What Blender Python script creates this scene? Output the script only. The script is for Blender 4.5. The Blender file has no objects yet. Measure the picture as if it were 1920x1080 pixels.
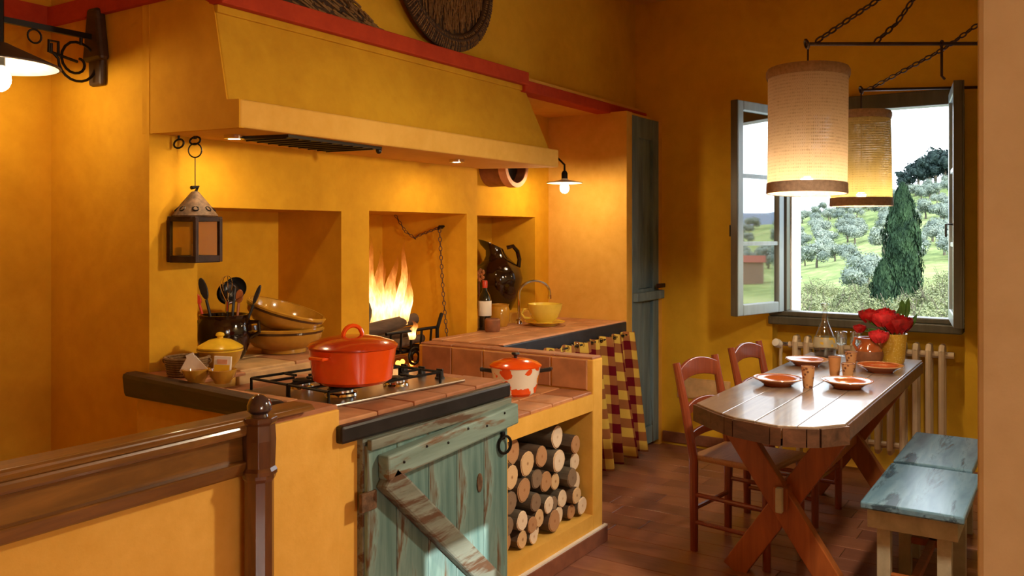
import bpy, bmesh, math, random
from mathutils import Vector, Matrix, Euler
random.seed(7)
SC = bpy.context.scene
COL = SC.collection
PI = math.pi

# ---------------------------------------------------------------- camera
# X runs along the hearth wall (away from the camera), Y into it, Z up
F_PX = 1620.0
cam_d = bpy.data.cameras.new('camera'); cam = bpy.data.objects.new('camera', cam_d); COL.objects.link(cam)
cam.location = (0, 0, 1.51)
YAW = math.atan((2018 - 960) / F_PX)
cam.rotation_euler = (PI / 2, 0, YAW - PI / 2)
cam_d.sensor_width = 36.0; cam_d.lens = 36.0 * F_PX / 1920
cam_d.shift_y = -(540 - 437) / 1920.0
cam_d.clip_start = 0.02; cam_d.clip_end = 3000
SC.camera = cam

# ---------------------------------------------------------------- sky, sun, exposure
world = bpy.data.worlds.new('sky'); SC.world = world; world.use_nodes = True
wn = world.node_tree.nodes; wl = world.node_tree.links
wn['Background'].inputs['Color'].default_value = (0.80, 0.90, 1.0, 1)
wn['Background'].inputs['Strength'].default_value = 5.0
sun_d = bpy.data.lights.new('sun', 'SUN'); sun = bpy.data.objects.new('sun', sun_d); COL.objects.link(sun)
sun_d.energy = 7.0; sun_d.angle = 0.006; sun_d.color = (1.0, 0.95, 0.85)
sun.location = (-6, -12, 9)
sun.rotation_euler = Vector((0.45, 1.0, -0.36)).to_track_quat('-Z', 'Y').to_euler()

def light(name, kind, loc, energy, color, size=0.03, rot=None, **kw):
    d = bpy.data.lights.new(name, kind); o = bpy.data.objects.new(name, d); COL.objects.link(o)
    o.location = loc; d.energy = energy; d.color = color
    if kind in ('POINT', 'SPOT'): d.shadow_soft_size = size
    for k, v in kw.items(): setattr(d, k, v)
    if rot is not None: o.rotation_euler = Vector(rot).to_track_quat('-Z', 'Y').to_euler()
    return o
# unseen lamp added low in the near room, behind the camera, for frontal fill
ROOM_FILL = light('room_fill', 'POINT', (0.25, -1.82, 1.27), 66, (1.0, 0.68, 0.33), 0.09)
# unseen fill spot added in the dining corner, hidden by the right-hand wall
DINING_FILL = light('dining_fill', 'SPOT', (3.0, 0.30, 1.95), 112, (1.0, 0.82, 0.58), 0.07, (-0.2, 0.9, -1.5), spot_size=math.radians(160), spot_blend=0.5)
# window portals (they only guide sampling)
for nm, loc, rot, sx, sy in (('window_portal', (6.12, 1.15, 1.65), (-1, 0, 0), 1.15, 1.5), ('side_window_portal', (0.0, -2.32, 1.35), (0, 1, 0), 1.8, 1.1)):
    d = bpy.data.lights.new(nm, 'AREA'); d.shape = 'RECTANGLE'; d.size = sx; d.size_y = sy; d.cycles.is_portal = True
    o = bpy.data.objects.new(nm, d); COL.objects.link(o); o.location = loc
    o.rotation_euler = Vector(rot).to_track_quat('-Z', 'Z').to_euler()
vs = SC.view_settings
vs.view_transform = 'Standard'; vs.look = 'None'; vs.gamma = 1.0; vs.use_curve_mapping = False
vs.exposure = 0.0
SC.cycles.max_bounces = 10; SC.cycles.diffuse_bounces = 5; SC.cycles.glossy_bounces = 4
SC.cycles.transparent_max_bounces = 16; SC.cycles.transmission_bounces = 8
SC.cycles.sample_clamp_indirect = 4.0; SC.cycles.use_denoising = True
SC.cycles.caustics_reflective = False; SC.cycles.caustics_refractive = False

# ---------------------------------------------------------------- mesh builder
class MB:
    def __init__(s): s.v = []; s.f = []; s.uv = None
    def add(s, vs, fs):
        n = len(s.v); s.v += [tuple(p) for p in vs]; s.f += [tuple(i + n for i in f) for f in fs]; return s
    def box(s, x0, x1, y0, y1, z0, z1):
        return s.add([(x0,y0,z0),(x1,y0,z0),(x1,y1,z0),(x0,y1,z0),(x0,y0,z1),(x1,y0,z1),(x1,y1,z1),(x0,y1,z1)],
                     [(0,3,2,1),(4,5,6,7),(0,1,5,4),(1,2,6,5),(2,3,7,6),(3,0,4,7)])
    def hexa(s, b, t):   # bottom polygon, top polygon (same count, ccw from above)
        n = len(b)
        return s.add(list(b) + list(t), [tuple(range(n - 1, -1, -1)), tuple(range(n, 2 * n))] +
                     [(i, (i + 1) % n, n + (i + 1) % n, n + i) for i in range(n)])
    def slab(s, poly, z0, z1): return s.hexa([(x, y, z0) for x, y in poly], [(x, y, z1) for x, y in poly])
    def bar(s, a, b, w, h, up=(0, 0, 1)):   # box from a to b, w across, h along up
        a = Vector(a); b = Vector(b); d = (b - a).normalized(); u = Vector(up)
        r = d.cross(u)
        if r.length < 1e-5: r = d.cross(Vector((1, 0, 0)))
        r.normalize(); u = r.cross(d).normalized(); r *= w / 2; u *= h / 2
        return s.add([a - r - u, a + r - u, a + r + u, a - r + u, b - r - u, b + r - u, b + r + u, b - r + u],
                     [(0,1,2,3),(7,6,5,4),(0,4,5,1),(1,5,6,2),(2,6,7,3),(3,7,4,0)])
    def tube(s, pts, r, n=8, closed=False, cap=True):
        pts = [Vector(p) for p in pts]; m = len(pts); rr = r if hasattr(r, '__len__') else [r] * m
        base = len(s.v); prev = None
        for i, p in enumerate(pts):
            if closed: t = pts[(i + 1) % m] - pts[i - 1]
            else: t = pts[min(i + 1, m - 1)] - pts[max(i - 1, 0)]
            t.normalize()
            if prev is None:
                prev = t.orthogonal().normalized()
            u = (prev - t * prev.dot(t))
            if u.length < 1e-6: u = t.orthogonal()
            u.normalize(); prev = u; w = t.cross(u)
            for k in range(n):
                a = 2 * PI * k / n
                s.v.append(tuple(p + (u * math.cos(a) + w * math.sin(a)) * rr[i]))
        for i in range(m if closed else m - 1):
            j = (i + 1) % m
            for k in range(n):
                k2 = (k + 1) % n
                s.f.append((base + i * n + k, base + i * n + k2, base + j * n + k2, base + j * n + k))
        if cap and not closed:
            s.f.append(tuple(base + k for k in range(n - 1, -1, -1)))
            s.f.append(tuple(base + (m - 1) * n + k for k in range(n)))
        return s
    def lathe(s, prof, c=(0, 0, 0), n=28, ax=None, sx=1, sy=1):   # prof: (r, z) list; r = 0 closes
        base = len(s.v); c = Vector(c); rows = []
        M = Vector((0, 0, 1)).rotation_difference(Vector(ax).normalized()).to_matrix() if ax else None
        for r, z in prof:
            row = []
            if r < 1e-6:
                p = Vector((0, 0, z)); p = (M @ p if M else p) + c; s.v.append(tuple(p)); row = [len(s.v) - 1] * n
            else:
                for k in range(n):
                    a = 2 * PI * k / n; p = Vector((r * math.cos(a) * sx, r * math.sin(a) * sy, z)); p = (M @ p if M else p) + c
                    s.v.append(tuple(p)); row.append(len(s.v) - 1)
            rows.append(row)
        for i in range(len(rows) - 1):
            A, B = rows[i], rows[i + 1]
            for k in range(n):
                k2 = (k + 1) % n; q = []
                for x in (A[k], A[k2], B[k2], B[k]):
                    if x not in q: q.append(x)
                if len(q) > 2: s.f.append(tuple(q))
        return s
    def torus(s, c, R, r, ax=(0, 0, 1), n=24, m=8, sx=1, sy=1):
        M = Vector((0, 0, 1)).rotation_difference(Vector(ax).normalized()).to_matrix(); c = Vector(c)
        return s.tube([c + M @ Vector((R * sx * math.cos(2 * PI * i / n), R * sy * math.sin(2 * PI * i / n), 0)) for i in range(n)], r, m, closed=True)
    def ball(s, c, r, n=16, m=10, sz=1):
        return s.lathe([(r * math.sin(PI * i / m), -r * sz * math.cos(PI * i / m)) for i in range(m + 1)], c, n)
    def build(s, name, mat, parent=None, smooth=False, bevel=0, origin=None, seg=2, angle=35):
        """origin: the world point the local frame sits at; verts are world coords then"""
        o0 = Vector(origin) if origin is not None else Vector((0, 0, 0))
        me = bpy.data.meshes.new(name)
        me.from_pydata([tuple(Vector(p) - o0) for p in s.v], [], s.f)
        bm = bmesh.new(); bm.from_mesh(me)
        bmesh.ops.recalc_face_normals(bm, faces=bm.faces); bm.to_mesh(me); bm.free()
        if s.uv:
            L = me.uv_layers.new(name='UVMap')
            for lp in me.loops: L.data[lp.index].uv = s.uv[lp.vertex_index]
        me.update(); me.materials.append(mat)
        o = bpy.data.objects.new(name, me); COL.objects.link(o)
        if parent is not None:
            o.parent = parent
        else: o.location = o0
        if parent is not None and origin is not None:
            o.location = o0 - parent_world(parent)
        if smooth:
            me.shade_smooth()
            try: me.set_sharp_from_angle(angle=math.radians(angle))
            except Exception: pass
        if bevel:
            b = o.modifiers.new('bevel', 'BEVEL'); b.width = bevel; b.segments = seg; b.limit_method = 'ANGLE'; b.angle_limit = math.radians(40); b.harden_normals = False
        return o
def parent_world(p):
    w = Vector((0, 0, 0))
    while p is not None: w = w + Vector(p.location); p = p.parent
    return w
def tag(o, label=None, cat=None, group=None, kind=None):
    if label: o['label'] = label
    if cat: o['category'] = cat
    if group: o['group'] = group
    if kind: o['kind'] = kind
    return o
def thing(name, label, cat, loc=(0, 0, 0), rotz=0, group=None):
    o = bpy.data.objects.new(name, None); COL.objects.link(o); o.empty_display_size = 0.05
    o.location = loc; o.rotation_euler = (0, 0, rotz); return tag(o, label, cat, group)
def struct(o): o['kind'] = 'structure'; return o
def dup(root, loc, rotz=0, label=None, group=None):
    r = root.copy(); COL.objects.link(r); r.location = loc; r.rotation_euler = (0, 0, rotz)
    if label: r['label'] = label
    if group: r['group'] = group
    for ch in list(root.children):
        c = ch.copy(); COL.objects.link(c); c.parent = r
        for g in ch.children:
            d = g.copy(); COL.objects.link(d); d.parent = c
    return r

# ---------------------------------------------------------------- materials
class NT:
    def __init__(s, name):
        s.m = bpy.data.materials.new(name); s.m.use_nodes = True; s.t = s.m.node_tree; s.n = s.t.nodes; s.l = s.t.links
        s.b = s.n['Principled BSDF']; s.out = s.n['Material Output']
        s.co = s.n.new('ShaderNodeTexCoord'); s.src = s.co.outputs['Object']
    def node(s, t, **kw):
        x = s.n.new(t)
        for k, v in kw.items():
            if k in x.inputs: x.inputs[k].default_value = v
            else: setattr(x, k, v)
        return x
    def mapping(s, scale=(1, 1, 1), rot=(0, 0, 0), src=None):
        x = s.n.new('ShaderNodeMapping'); x.inputs['Scale'].default_value = scale; x.inputs['Rotation'].default_value = rot
        s.l.new(src or s.src, x.inputs['Vector']); return x.outputs[0]
    def noise(s, scale, detail=4, rough=0.55, vec=None, dist=0):
        x = s.n.new('ShaderNodeTexNoise'); x.inputs['Scale'].default_value = scale; x.inputs['Detail'].default_value = detail
        x.inputs['Roughness'].default_value = rough; x.inputs['Distortion'].default_value = dist
        s.l.new(vec or s.src, x.inputs['Vector']); return x.outputs['Fac']
    def ramp(s, fac, stops):
        x = s.n.new('ShaderNodeValToRGB'); e = x.color_ramp.elements
        while len(e) < len(stops): e.new(0.5)
        for el, (p, c) in zip(e, stops):
            el.position = p; el.color = (c[0], c[1], c[2], 1) if hasattr(c, '__len__') else (c, c, c, 1)
        s.l.new(fac, x.inputs[0]); return x.outputs[0]
    def mix(s, fac, a, b, mode='MIX'):
        x = s.n.new('ShaderNodeMix'); x.data_type = 'RGBA'; x.blend_type = mode
        for sock, val in ((x.inputs[0], fac), (x.inputs[6], a), (x.inputs[7], b)):
            if hasattr(val, 'is_linked'): s.l.new(val, sock)
            elif hasattr(val, '__len__'): sock.default_value = (val[0], val[1], val[2], 1)
            else: sock.default_value = val
        return x.outputs[2]
    def math(s, op, a, b=0.0):
        x = s.n.new('ShaderNodeMath'); x.operation = op
        for sock, val in ((x.inputs[0], a), (x.inputs[1], b)):
            if hasattr(val, 'is_linked'): s.l.new(val, sock)
            else: sock.default_value = val
        return x.outputs[0]
    def bump(s, h, strength=0.2, dist=0.01):
        x = s.n.new('ShaderNodeBump'); x.inputs['Strength'].default_value = strength; x.inputs['Distance'].default_value = dist
        s.l.new(h, x.inputs['Height']); s.l.new(x.outputs[0], s.b.inputs['Normal'])
    def set(s, color=None, rough=0.5, metal=0.0, spec=0.5, coat=0.0):
        if color is not None:
            if hasattr(color, 'is_linked'): s.l.new(color, s.b.inputs['Base Color'])
            else: s.b.inputs['Base Color'].default_value = (color[0], color[1], color[2], 1)
        if hasattr(rough, 'is_linked'): s.l.new(rough, s.b.inputs['Roughness'])
        else: s.b.inputs['Roughness'].default_value = rough
        s.b.inputs['Metallic'].default_value = metal; s.b.inputs['Specular IOR Level'].default_value = spec
        s.b.inputs['Coat Weight'].default_value = coat; s.b.inputs['Coat Roughness'].default_value = 0.08
        return s.m
def plain(name, c, rough=0.5, metal=0.0, spec=0.5, coat=0.0, var=0.12, sc=18):
    t = NT(name); f = t.noise(sc, 3)
    col = t.ramp(f, [(0.3, [x * (1 - var) for x in c]), (0.7, [min(1, x * (1 + var)) for x in c])])
    return t.set(col, rough, metal, spec, coat)
def plaster(name, c, c2, sc=1.6, rough=0.85):
    t = NT(name); a = t.noise(sc, 6, 0.62, dist=0.6); b = t.noise(sc * 7, 5, 0.6)
    k = t.mix(0.35, a, b); col = t.ramp(k, [(0.33, c2), (0.62, c)])
    t.bump(t.noise(sc * 22, 5, 0.6), 0.10, 0.01)
    return t.set(col, rough, 0, 0.25)
def wood(name, c, c2, axis='X', sc=7, rough=0.45, stretch=9, spec=0.5, coat=0.0, bump=0.15):
    t = NT(name); s = [stretch, stretch, stretch]; s['XYZ'.index(axis)] = 1
    v = t.mapping(tuple(s)); a = t.noise(sc * 0.45, 6, 0.65, v, 0.8); b = t.noise(3.0, 3)
    k = t.mix(0.3, a, b); col = t.ramp(k, [(0.32, c2), (0.5, [(x + y) / 2 for x, y in zip(c, c2)]), (0.66, c)])
    t.bump(a, bump, 0.004)
    return t.set(col, rough, 0, spec, coat)
def worn(name, c, c2, under, axis='Z', rough=0.6, amount=0.62):
    """old paint over wood: streaks of two paint tones, bare wood where it is rubbed off"""
    t = NT(name); s = [8, 8, 8]; s['XYZ'.index(axis)] = 1
    v = t.mapping(tuple(s)); a = t.noise(1.6, 5, 0.6, v, 0.5)
    col = t.ramp(a, [(0.35, c2), (0.62, c)])
    s2 = [5, 5, 5]; s2['XYZ'.index(axis)] = 0.7
    w = t.noise(2.6, 5, 0.66, t.mapping(tuple(s2)), 0.4)
    m = t.ramp(w, [(amount - 0.03, 0.0), (amount + 0.05, 1.0)])
    t.bump(a, 0.25, 0.004)
    return t.set(t.mix(m, col, under), rough, 0, 0.4)
def emit(name, c, strength):
    t = NT(name); e = t.n.new('ShaderNodeEmission'); e.inputs[0].default_value = (*c, 1); e.inputs[1].default_value = strength
    t.l.new(e.outputs[0], t.out.inputs[0]); return t.m
def thin_glass(name, tint=(0.97, 0.98, 0.98), refl=0.08, rough=0.02):
    t = NT(name); tr = t.node('ShaderNodeBsdfTransparent'); tr.inputs[0].default_value = (*tint, 1)
    g = t.node('ShaderNodeBsdfGlossy'); g.inputs['Roughness'].default_value = rough
    mx = t.node('ShaderNodeMixShader'); mx.inputs[0].default_value = refl
    t.l.new(tr.outputs[0], mx.inputs[1]); t.l.new(g.outputs[0], mx.inputs[2]); t.l.new(mx.outputs[0], t.out.inputs[0]); return t.m

M = {}
M['ochre'] = plaster('ochre_plaster', (0.75, 0.395, 0.018), (0.60, 0.29, 0.010))
M['ochre_pale'] = plaster('pale_ochre_plaster', (0.80, 0.47, 0.095), (0.68, 0.37, 0.055), 2.4)
M['hood'] = plaster('hood_plaster', (0.64, 0.36, 0.018), (0.52, 0.265, 0.011), 2.2)
M['ceil'] = plaster('ceiling_plaster', (0.66, 0.42, 0.10), (0.56, 0.33, 0.06))
M['pillar'] = plaster('daylight_grey_plaster', (0.60, 0.50, 0.30), (0.50, 0.40, 0.22), 1.8)  # greyed so the cool daylight on the wall end is in the colour
M['ochre_light'] = plaster('light_ochre_plaster', (0.76, 0.46, 0.03), (0.62, 0.35, 0.018))  # yellower copy of the ochre, offsets red bounce light in the colour
M['white_wall'] = plaster('white_render', (0.85, 0.86, 0.84), (0.78, 0.79, 0.77))
M['red'] = plaster('red_paint', (0.52, 0.06, 0.018), (0.40, 0.04, 0.014), 5)
M['beam'] = wood('dark_beam_wood', (0.06, 0.030, 0.014), (0.018, 0.009, 0.005), 'Y', 6, 0.5)
M['rail'] = wood('rail_wood', (0.27, 0.118, 0.022), (0.085, 0.034, 0.008), 'X', 6, 0.32, coat=0.3)
M['post'] = wood('post_wood', (0.16, 0.06, 0.018), (0.05, 0.018, 0.007), 'Z', 6, 0.3, coat=0.4)
M['terra'] = plain('terracotta_tile', (0.46, 0.205, 0.085), 0.55, var=0.28, sc=7)
M['terra2'] = plain('terracotta_tile_pale', (0.52, 0.255, 0.115), 0.5, var=0.25, sc=9)
M['terra3'] = plain('terracotta_tile_dark', (0.36, 0.145, 0.065), 0.5, var=0.25, sc=9)
M['stone_ledge'] = plain('ledge_stone', (0.60, 0.38, 0.16), 0.7, var=0.22, sc=10)
M['grout'] = plain('grout', (0.42, 0.26, 0.14), 0.9)
M['edge_black'] = plain('blackened_edge', (0.012, 0.010, 0.010), 0.4, var=0.4)
M['slate'] = plain('slate_edge', (0.018, 0.022, 0.035), 0.45, var=0.3)
M['teal'] = worn('teal_paint', (0.21, 0.34, 0.32), (0.075, 0.165, 0.16), (0.12, 0.075, 0.04), 'Y', amount=0.58)
M['teal_rail'] = worn('teal_paint_rail', (0.24, 0.36, 0.34), (0.14, 0.22, 0.19), (0.16, 0.10, 0.055), 'X', amount=0.57)
M['teal_brace'] = worn('teal_paint_brace', (0.22, 0.26, 0.22), (0.13, 0.15, 0.12), (0.10, 0.055, 0.03), 'X', amount=0.52)
M['door_blue'] = worn('blue_door_paint', (0.19, 0.29, 0.36), (0.10, 0.165, 0.22), (0.09, 0.075, 0.06), 'Z', amount=0.66)
M['iron'] = plain('black_iron', (0.012, 0.011, 0.010), 0.45, 0.6)
M['iron_brown'] = plain('brown_iron', (0.045, 0.022, 0.015), 0.5, 0.5, var=0.4)
M['steel'] = plain('brushed_steel', (0.55, 0.50, 0.44), 0.28, 1.0, var=0.06)
M['chrome'] = plain('chrome', (0.75, 0.74, 0.72), 0.08, 1.0, var=0.02)
M['orange'] = plain('orange_enamel', (0.80, 0.085, 0.006), 0.16, coat=0.6, var=0.06)
M['orange_dark'] = plain('deep_orange_enamel', (0.50, 0.045, 0.006), 0.2, coat=0.6, var=0.06)
M['yellow_glaze'] = plain('yellow_glaze', (0.78, 0.50, 0.03), 0.15, coat=0.6, var=0.08)
M['yellow_cup'] = plain('pale_yellow_glaze', (0.85, 0.66, 0.10), 0.14, coat=0.6, var=0.06)
M['honey'] = plain('honey_glaze', (0.52, 0.27, 0.030), 0.14, coat=0.7, var=0.12)
M['glaze_brown'] = plain('brown_glaze', (0.012, 0.004, 0.002), 0.07, coat=0.6, var=0.3)
M['band_brown'] = plain('brown_band_glaze', (0.07, 0.030, 0.010), 0.18, coat=0.6)
M['glaze_rust'] = plain('rust_glaze', (0.42, 0.105, 0.028), 0.12, coat=0.7, var=0.12)
M['clay'] = plain('bare_clay', (0.26, 0.10, 0.045), 0.6, var=0.25)
M['white'] = plain('white_paint', (0.80, 0.78, 0.74), 0.5, var=0.05)
M['paper'] = plain('paper', (0.82, 0.78, 0.68), 0.8, var=0.05)
M['black_plastic'] = plain('black_plastic', (0.012, 0.012, 0.014), 0.35, var=0.2)
M['red_plastic'] = plain('red_plastic', (0.55, 0.05, 0.02), 0.35)
M['chair'] = wood('chair_wood', (0.34, 0.075, 0.030), (0.17, 0.032, 0.014), 'Z', 6, 0.28, coat=0.4)
M['rush'] = wood('rush_seat', (0.50, 0.26, 0.11), (0.30, 0.14, 0.055), 'X', 22, 0.5, 14)
M['table'] = wood('table_wood', (0.36, 0.27, 0.20), (0.16, 0.11, 0.085), 'X', 4, 0.30, 12, spec=1.0, coat=0.5)
M['table_edge'] = wood('table_edge_wood', (0.17, 0.075, 0.04), (0.04, 0.018, 0.011), 'Y', 6, 0.45)
M['trestle'] = wood('trestle_wood', (0.42, 0.125, 0.030), (0.22, 0.06, 0.016), 'Z', 5, 0.38)
M['blue_bench'] = worn('blue_bench_paint', (0.17, 0.32, 0.45), (0.075, 0.17, 0.27), (0.04, 0.085, 0.13), 'X', 0.25, 0.56)
M['bench_frame'] = worn('bench_frame_paint', (0.50, 0.48, 0.36), (0.38, 0.36, 0.26), (0.16, 0.14, 0.10), 'X', 0.5, 0.68)
M['radiator'] = plain('radiator_enamel', (0.62, 0.49, 0.34), 0.35, coat=0.2, var=0.05)
M['frame_green'] = wood('window_frame_paint', (0.10, 0.095, 0.07), (0.05, 0.047, 0.035), 'Z', 5, 0.4)
M['sash'] = wood('sash_paint', (0.36, 0.45, 0.50), (0.26, 0.33, 0.37), 'Z', 5, 0.35)
M['glass'] = thin_glass('window_glass', (0.8, 0.82, 0.8), refl=0.45)
M['clear'] = thin_glass('drinking_glass', (0.93, 0.96, 0.95), 0.22)
M['amber_pane'] = thin_glass('old_lantern_glass', (0.95, 0.88, 0.60), 0.03, 0.25)
M['wine'] = plain('red_wine', (0.012, 0.003, 0.004), 0.05, coat=1.0)
M['bottle'] = plain('dark_bottle_glass', (0.008, 0.010, 0.006), 0.05, coat=1.0)
M['bark'] = wood('bark', (0.15, 0.095, 0.058), (0.05, 0.032, 0.022), 'Y', 9, 0.9, 8, bump=0.7)
M['bark_grey'] = wood('grey_bark', (0.17, 0.14, 0.10), (0.07, 0.055, 0.042), 'Y', 9, 0.9, 8, bump=0.7)
def cut_mat(name, c, heart, rim):
    t = NT(name); g = t.node('ShaderNodeVectorMath', operation='LENGTH'); mp = t.mapping((1, 0, 1)); t.l.new(mp, g.inputs[0])
    d = t.math('ADD', t.math('MULTIPLY', g.outputs['Value'], 1.0), t.math('MULTIPLY', t.noise(30, 3), 0.012))
    ring = t.math('SINE', t.math('MULTIPLY', d, 900.0))
    base = t.ramp(t.math('MULTIPLY', d, 18.0), [(0.16, heart), (0.28, c), (0.80, c), (1.0, rim)])
    col = t.mix(t.math('MULTIPLY', t.math('ADD', ring, 1.0), 0.10), base, [x * 0.55 for x in c])
    return t.set(col, 0.85, 0, 0.2)
CUTS = [cut_mat('tan_cut_wood', (0.50, 0.28, 0.14), (0.34, 0.15, 0.06), (0.42, 0.25, 0.13)),
        cut_mat('ringed_cut_wood', (0.72, 0.50, 0.28), (0.30, 0.13, 0.05), (0.66, 0.46, 0.27)),
        cut_mat('white_cut_wood', (0.84, 0.70, 0.54), (0.58, 0.40, 0.25), (0.70, 0.52, 0.34)),
        cut_mat('grey_cut_wood', (0.26, 0.18, 0.12), (0.18, 0.11, 0.07), (0.20, 0.14, 0.10))]
FLOORS = [wood('floor_wood_%s' % n, c, d, 'Y', 5, 0.36, 8, 0.5, 0.15) for n, c, d in
          (('red', (0.34, 0.135, 0.08), (0.20, 0.07, 0.042)), ('brown', (0.29, 0.12, 0.072), (0.17, 0.06, 0.037)), ('warm', (0.37, 0.155, 0.085), (0.23, 0.085, 0.047)))]
M['skirt'] = plain('skirting_tile', (0.24, 0.09, 0.05), 0.5, var=0.2)
M['basket'] = wood('basket_straw', (0.30, 0.17, 0.055), (0.10, 0.05, 0.018), 'Z', 14, 0.8, 6, bump=0.6)
M['basket_dark'] = wood('basket_rim', (0.07, 0.035, 0.014), (0.022, 0.011, 0.006), 'Z', 14, 0.8, 6, bump=0.6)
M['rusty'] = plain('rusty_tin', (0.13, 0.075, 0.04), 0.7, 0.1, var=0.6, sc=40)
M['pink_clay'] = plain('pink_clay', (0.72, 0.36, 0.20), 0.7)
def burlap(name, c, trans):
    t = NT(name)
    u = t.node('ShaderNodeSeparateXYZ'); t.l.new(t.co.outputs['UV'], u.inputs[0])
    a = t.math('SINE', t.math('MULTIPLY', u.outputs[0], 900.0)); b = t.math('SINE', t.math('MULTIPLY', u.outputs[1], 460.0))
    n = t.noise(9, 5, 0.7, t.mapping((6, 3, 1), src=t.co.outputs['UV']))
    wv = t.math('MULTIPLY', t.math('ADD', t.math('ADD', a, b), 2.0), 0.25)
    k = t.mix(0.6, wv, n)
    col = t.ramp(k, [(0.3, [x * 0.55 for x in c]), (0.65, c)])
    df = t.node('ShaderNodeBsdfDiffuse'); tl = t.node('ShaderNodeBsdfTranslucent'); mx = t.node('ShaderNodeMixShader'); mx.inputs[0].default_value = trans
    tp = t.node('ShaderNodeBsdfTransparent'); m2 = t.node('ShaderNodeMixShader')
    t.l.new(col, df.inputs[0]); t.l.new(col, tl.inputs[0]); t.l.new(df.outputs[0], mx.inputs[1]); t.l.new(tl.outputs[0], mx.inputs[2])
    t.l.new(t.ramp(k, [(0.50, 0.0), (0.72, 0.35)]), m2.inputs[0]); t.l.new(mx.outputs[0], m2.inputs[1]); t.l.new(tp.outputs[0], m2.inputs[2])
    t.l.new(m2.outputs[0], t.out.inputs[0]); return t.m
M['burlap'] = burlap('burlap', (0.62, 0.47, 0.33), 0.22)
M['burlap_green'] = burlap('burlap_ochre', (0.50, 0.38, 0.15), 0.25)
M['hem'] = plain('burlap_hem', (0.34, 0.23, 0.16), 0.9, var=0.2, sc=60)
def gingham():
    t = NT('gingham'); u = t.node('ShaderNodeSeparateXYZ'); t.l.new(t.co.outputs['UV'], u.inputs[0])
    def stripe(s): return t.math('GREATER_THAN', t.math('FRACT', s), 0.5)
    a = stripe(u.outputs[0]); b = stripe(u.outputs[1]); k = t.math('MULTIPLY', t.math('ADD', a, b), 0.5)
    col = t.ramp(k, [(0.0, (0.62, 0.42, 0.08)), (0.5, (0.30, 0.115, 0.04)), (1.0, (0.12, 0.005, 0.012))])
    col.node.color_ramp.interpolation = 'CONSTANT'; col.node.color_ramp.elements[1].position = 0.3; col.node.color_ramp.elements[2].position = 0.8
    return t.set(col, 0.9, 0, 0.1)
M['gingham'] = gingham()
def flower_enamel():
    t = NT('flowered_enamel'); v = t.node('ShaderNodeTexVoronoi'); v.inputs['Scale'].default_value = 15; t.l.new(t.mapping((1, 1, 1.15)), v.inputs['Vector'])
    n = t.math('MULTIPLY', t.math('SUBTRACT', t.noise(34, 2), 0.5), 0.55)
    d = t.math('ADD', v.outputs['Distance'], n)
    cs = t.node('ShaderNodeSeparateColor'); t.l.new(v.outputs['Color'], cs.inputs[0])
    fl = t.ramp(cs.outputs[0], [(0.45, (0.80, 0.09, 0.008)), (0.5, (0.86, 0.30, 0.015))])
    col = t.mix(t.ramp(d, [(0.43, 1.0), (0.47, 0.0)]), (0.82, 0.80, 0.72), fl)
    return t.set(col, 0.15, 0, 0.5, 0.6)
M['flower_enamel'] = flower_enamel()
def dotted(name, c, c2, sc=60):
    t = NT(name); v = t.node('ShaderNodeTexVoronoi'); v.inputs['Scale'].default_value = sc; t.l.new(t.src, v.inputs['Vector'])
    return t.set(t.mix(t.ramp(v.outputs['Distance'], [(0.30, 1.0), (0.36, 0.0)]), c, c2), 0.3, 0, 0.5, 0.3)
M['cup_print'] = dotted('patterned_clay', (0.52, 0.27, 0.12), (0.16, 0.055, 0.03), 55)
M['carafe_print'] = dotted('carafe_decoration', (0.45, 0.42, 0.30), (0.70, 0.46, 0.05), 38)
M['woven_yellow'] = dotted('woven_yellow_pot', (0.70, 0.42, 0.045), (0.80, 0.58, 0.16), 90)
M['rose'] = plain('rose_petal', (0.42, 0.008, 0.012), 0.5, var=0.45, sc=40)
M['rose_pink'] = plain('bright_petal', (0.72, 0.035, 0.05), 0.5, var=0.3, sc=40)
M['leaf'] = plain('flower_leaf', (0.07, 0.19, 0.035), 0.45, var=0.4)
M['ember'] = emit('ember', (1.0, 0.30, 0.04), 5.0)
M['char'] = plain('charred_wood', (0.035, 0.022, 0.016), 0.8, var=0.5)
M['ash_log'] = wood('ashy_log', (0.16, 0.10, 0.065), (0.04, 0.026, 0.018), 'X', 9, 0.9, 6)
M['dark_parts'] = plain('filter_and_bore_dark', (0.035, 0.024, 0.012), 0.5, 0.5)
BULB = (1.0, 0.74, 0.42)

# ================================================================ STRUCTURE
FLOOR_T = 0.03
def chamfer_piece(w, d, h, c=0.004):
    """a flat piece centred on x, y, its top at z = 0, edges eased"""
    b = MB(); a, e = w / 2, d / 2
    r = lambda x, y, z: [(-x, -y, z), (x, -y, z), (x, y, z), (-x, y, z)]
    b.add(r(a, e, -h) + r(a, e, -c) + r(a - c, e - c, 0),
          [(3, 2, 1, 0), (8, 9, 10, 11)] + [(i, (i + 1) % 4, 4 + (i + 1) % 4, 4 + i) for i in range(4)] + [(4 + i, 4 + (i + 1) % 4, 8 + (i + 1) % 4, 8 + i) for i in range(4)])
    return b
_piece = {}
def piece(name, w, d, h, mat, parent, loc, axis='Z', c=0.004):
    """a tile or plank: shares mesh data with alike pieces; axis = way its face looks"""
    k = (name, round(w, 3), round(d, 3), round(h, 3), mat.name, c)
    if k not in _piece:
        o = chamfer_piece(w, d, h, c).build(name, mat); _piece[k] = o.data
    else:
        o = bpy.data.objects.new(name, _piece[k]); COL.objects.link(o)
    if axis == '-X': o.rotation_euler = (PI / 2, 0, -PI / 2)
    elif axis == '-Y': o.rotation_euler = (PI / 2, 0, 0)
    o.parent = parent; o.location = Vector(loc) - parent_world(parent)
    return o

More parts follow.
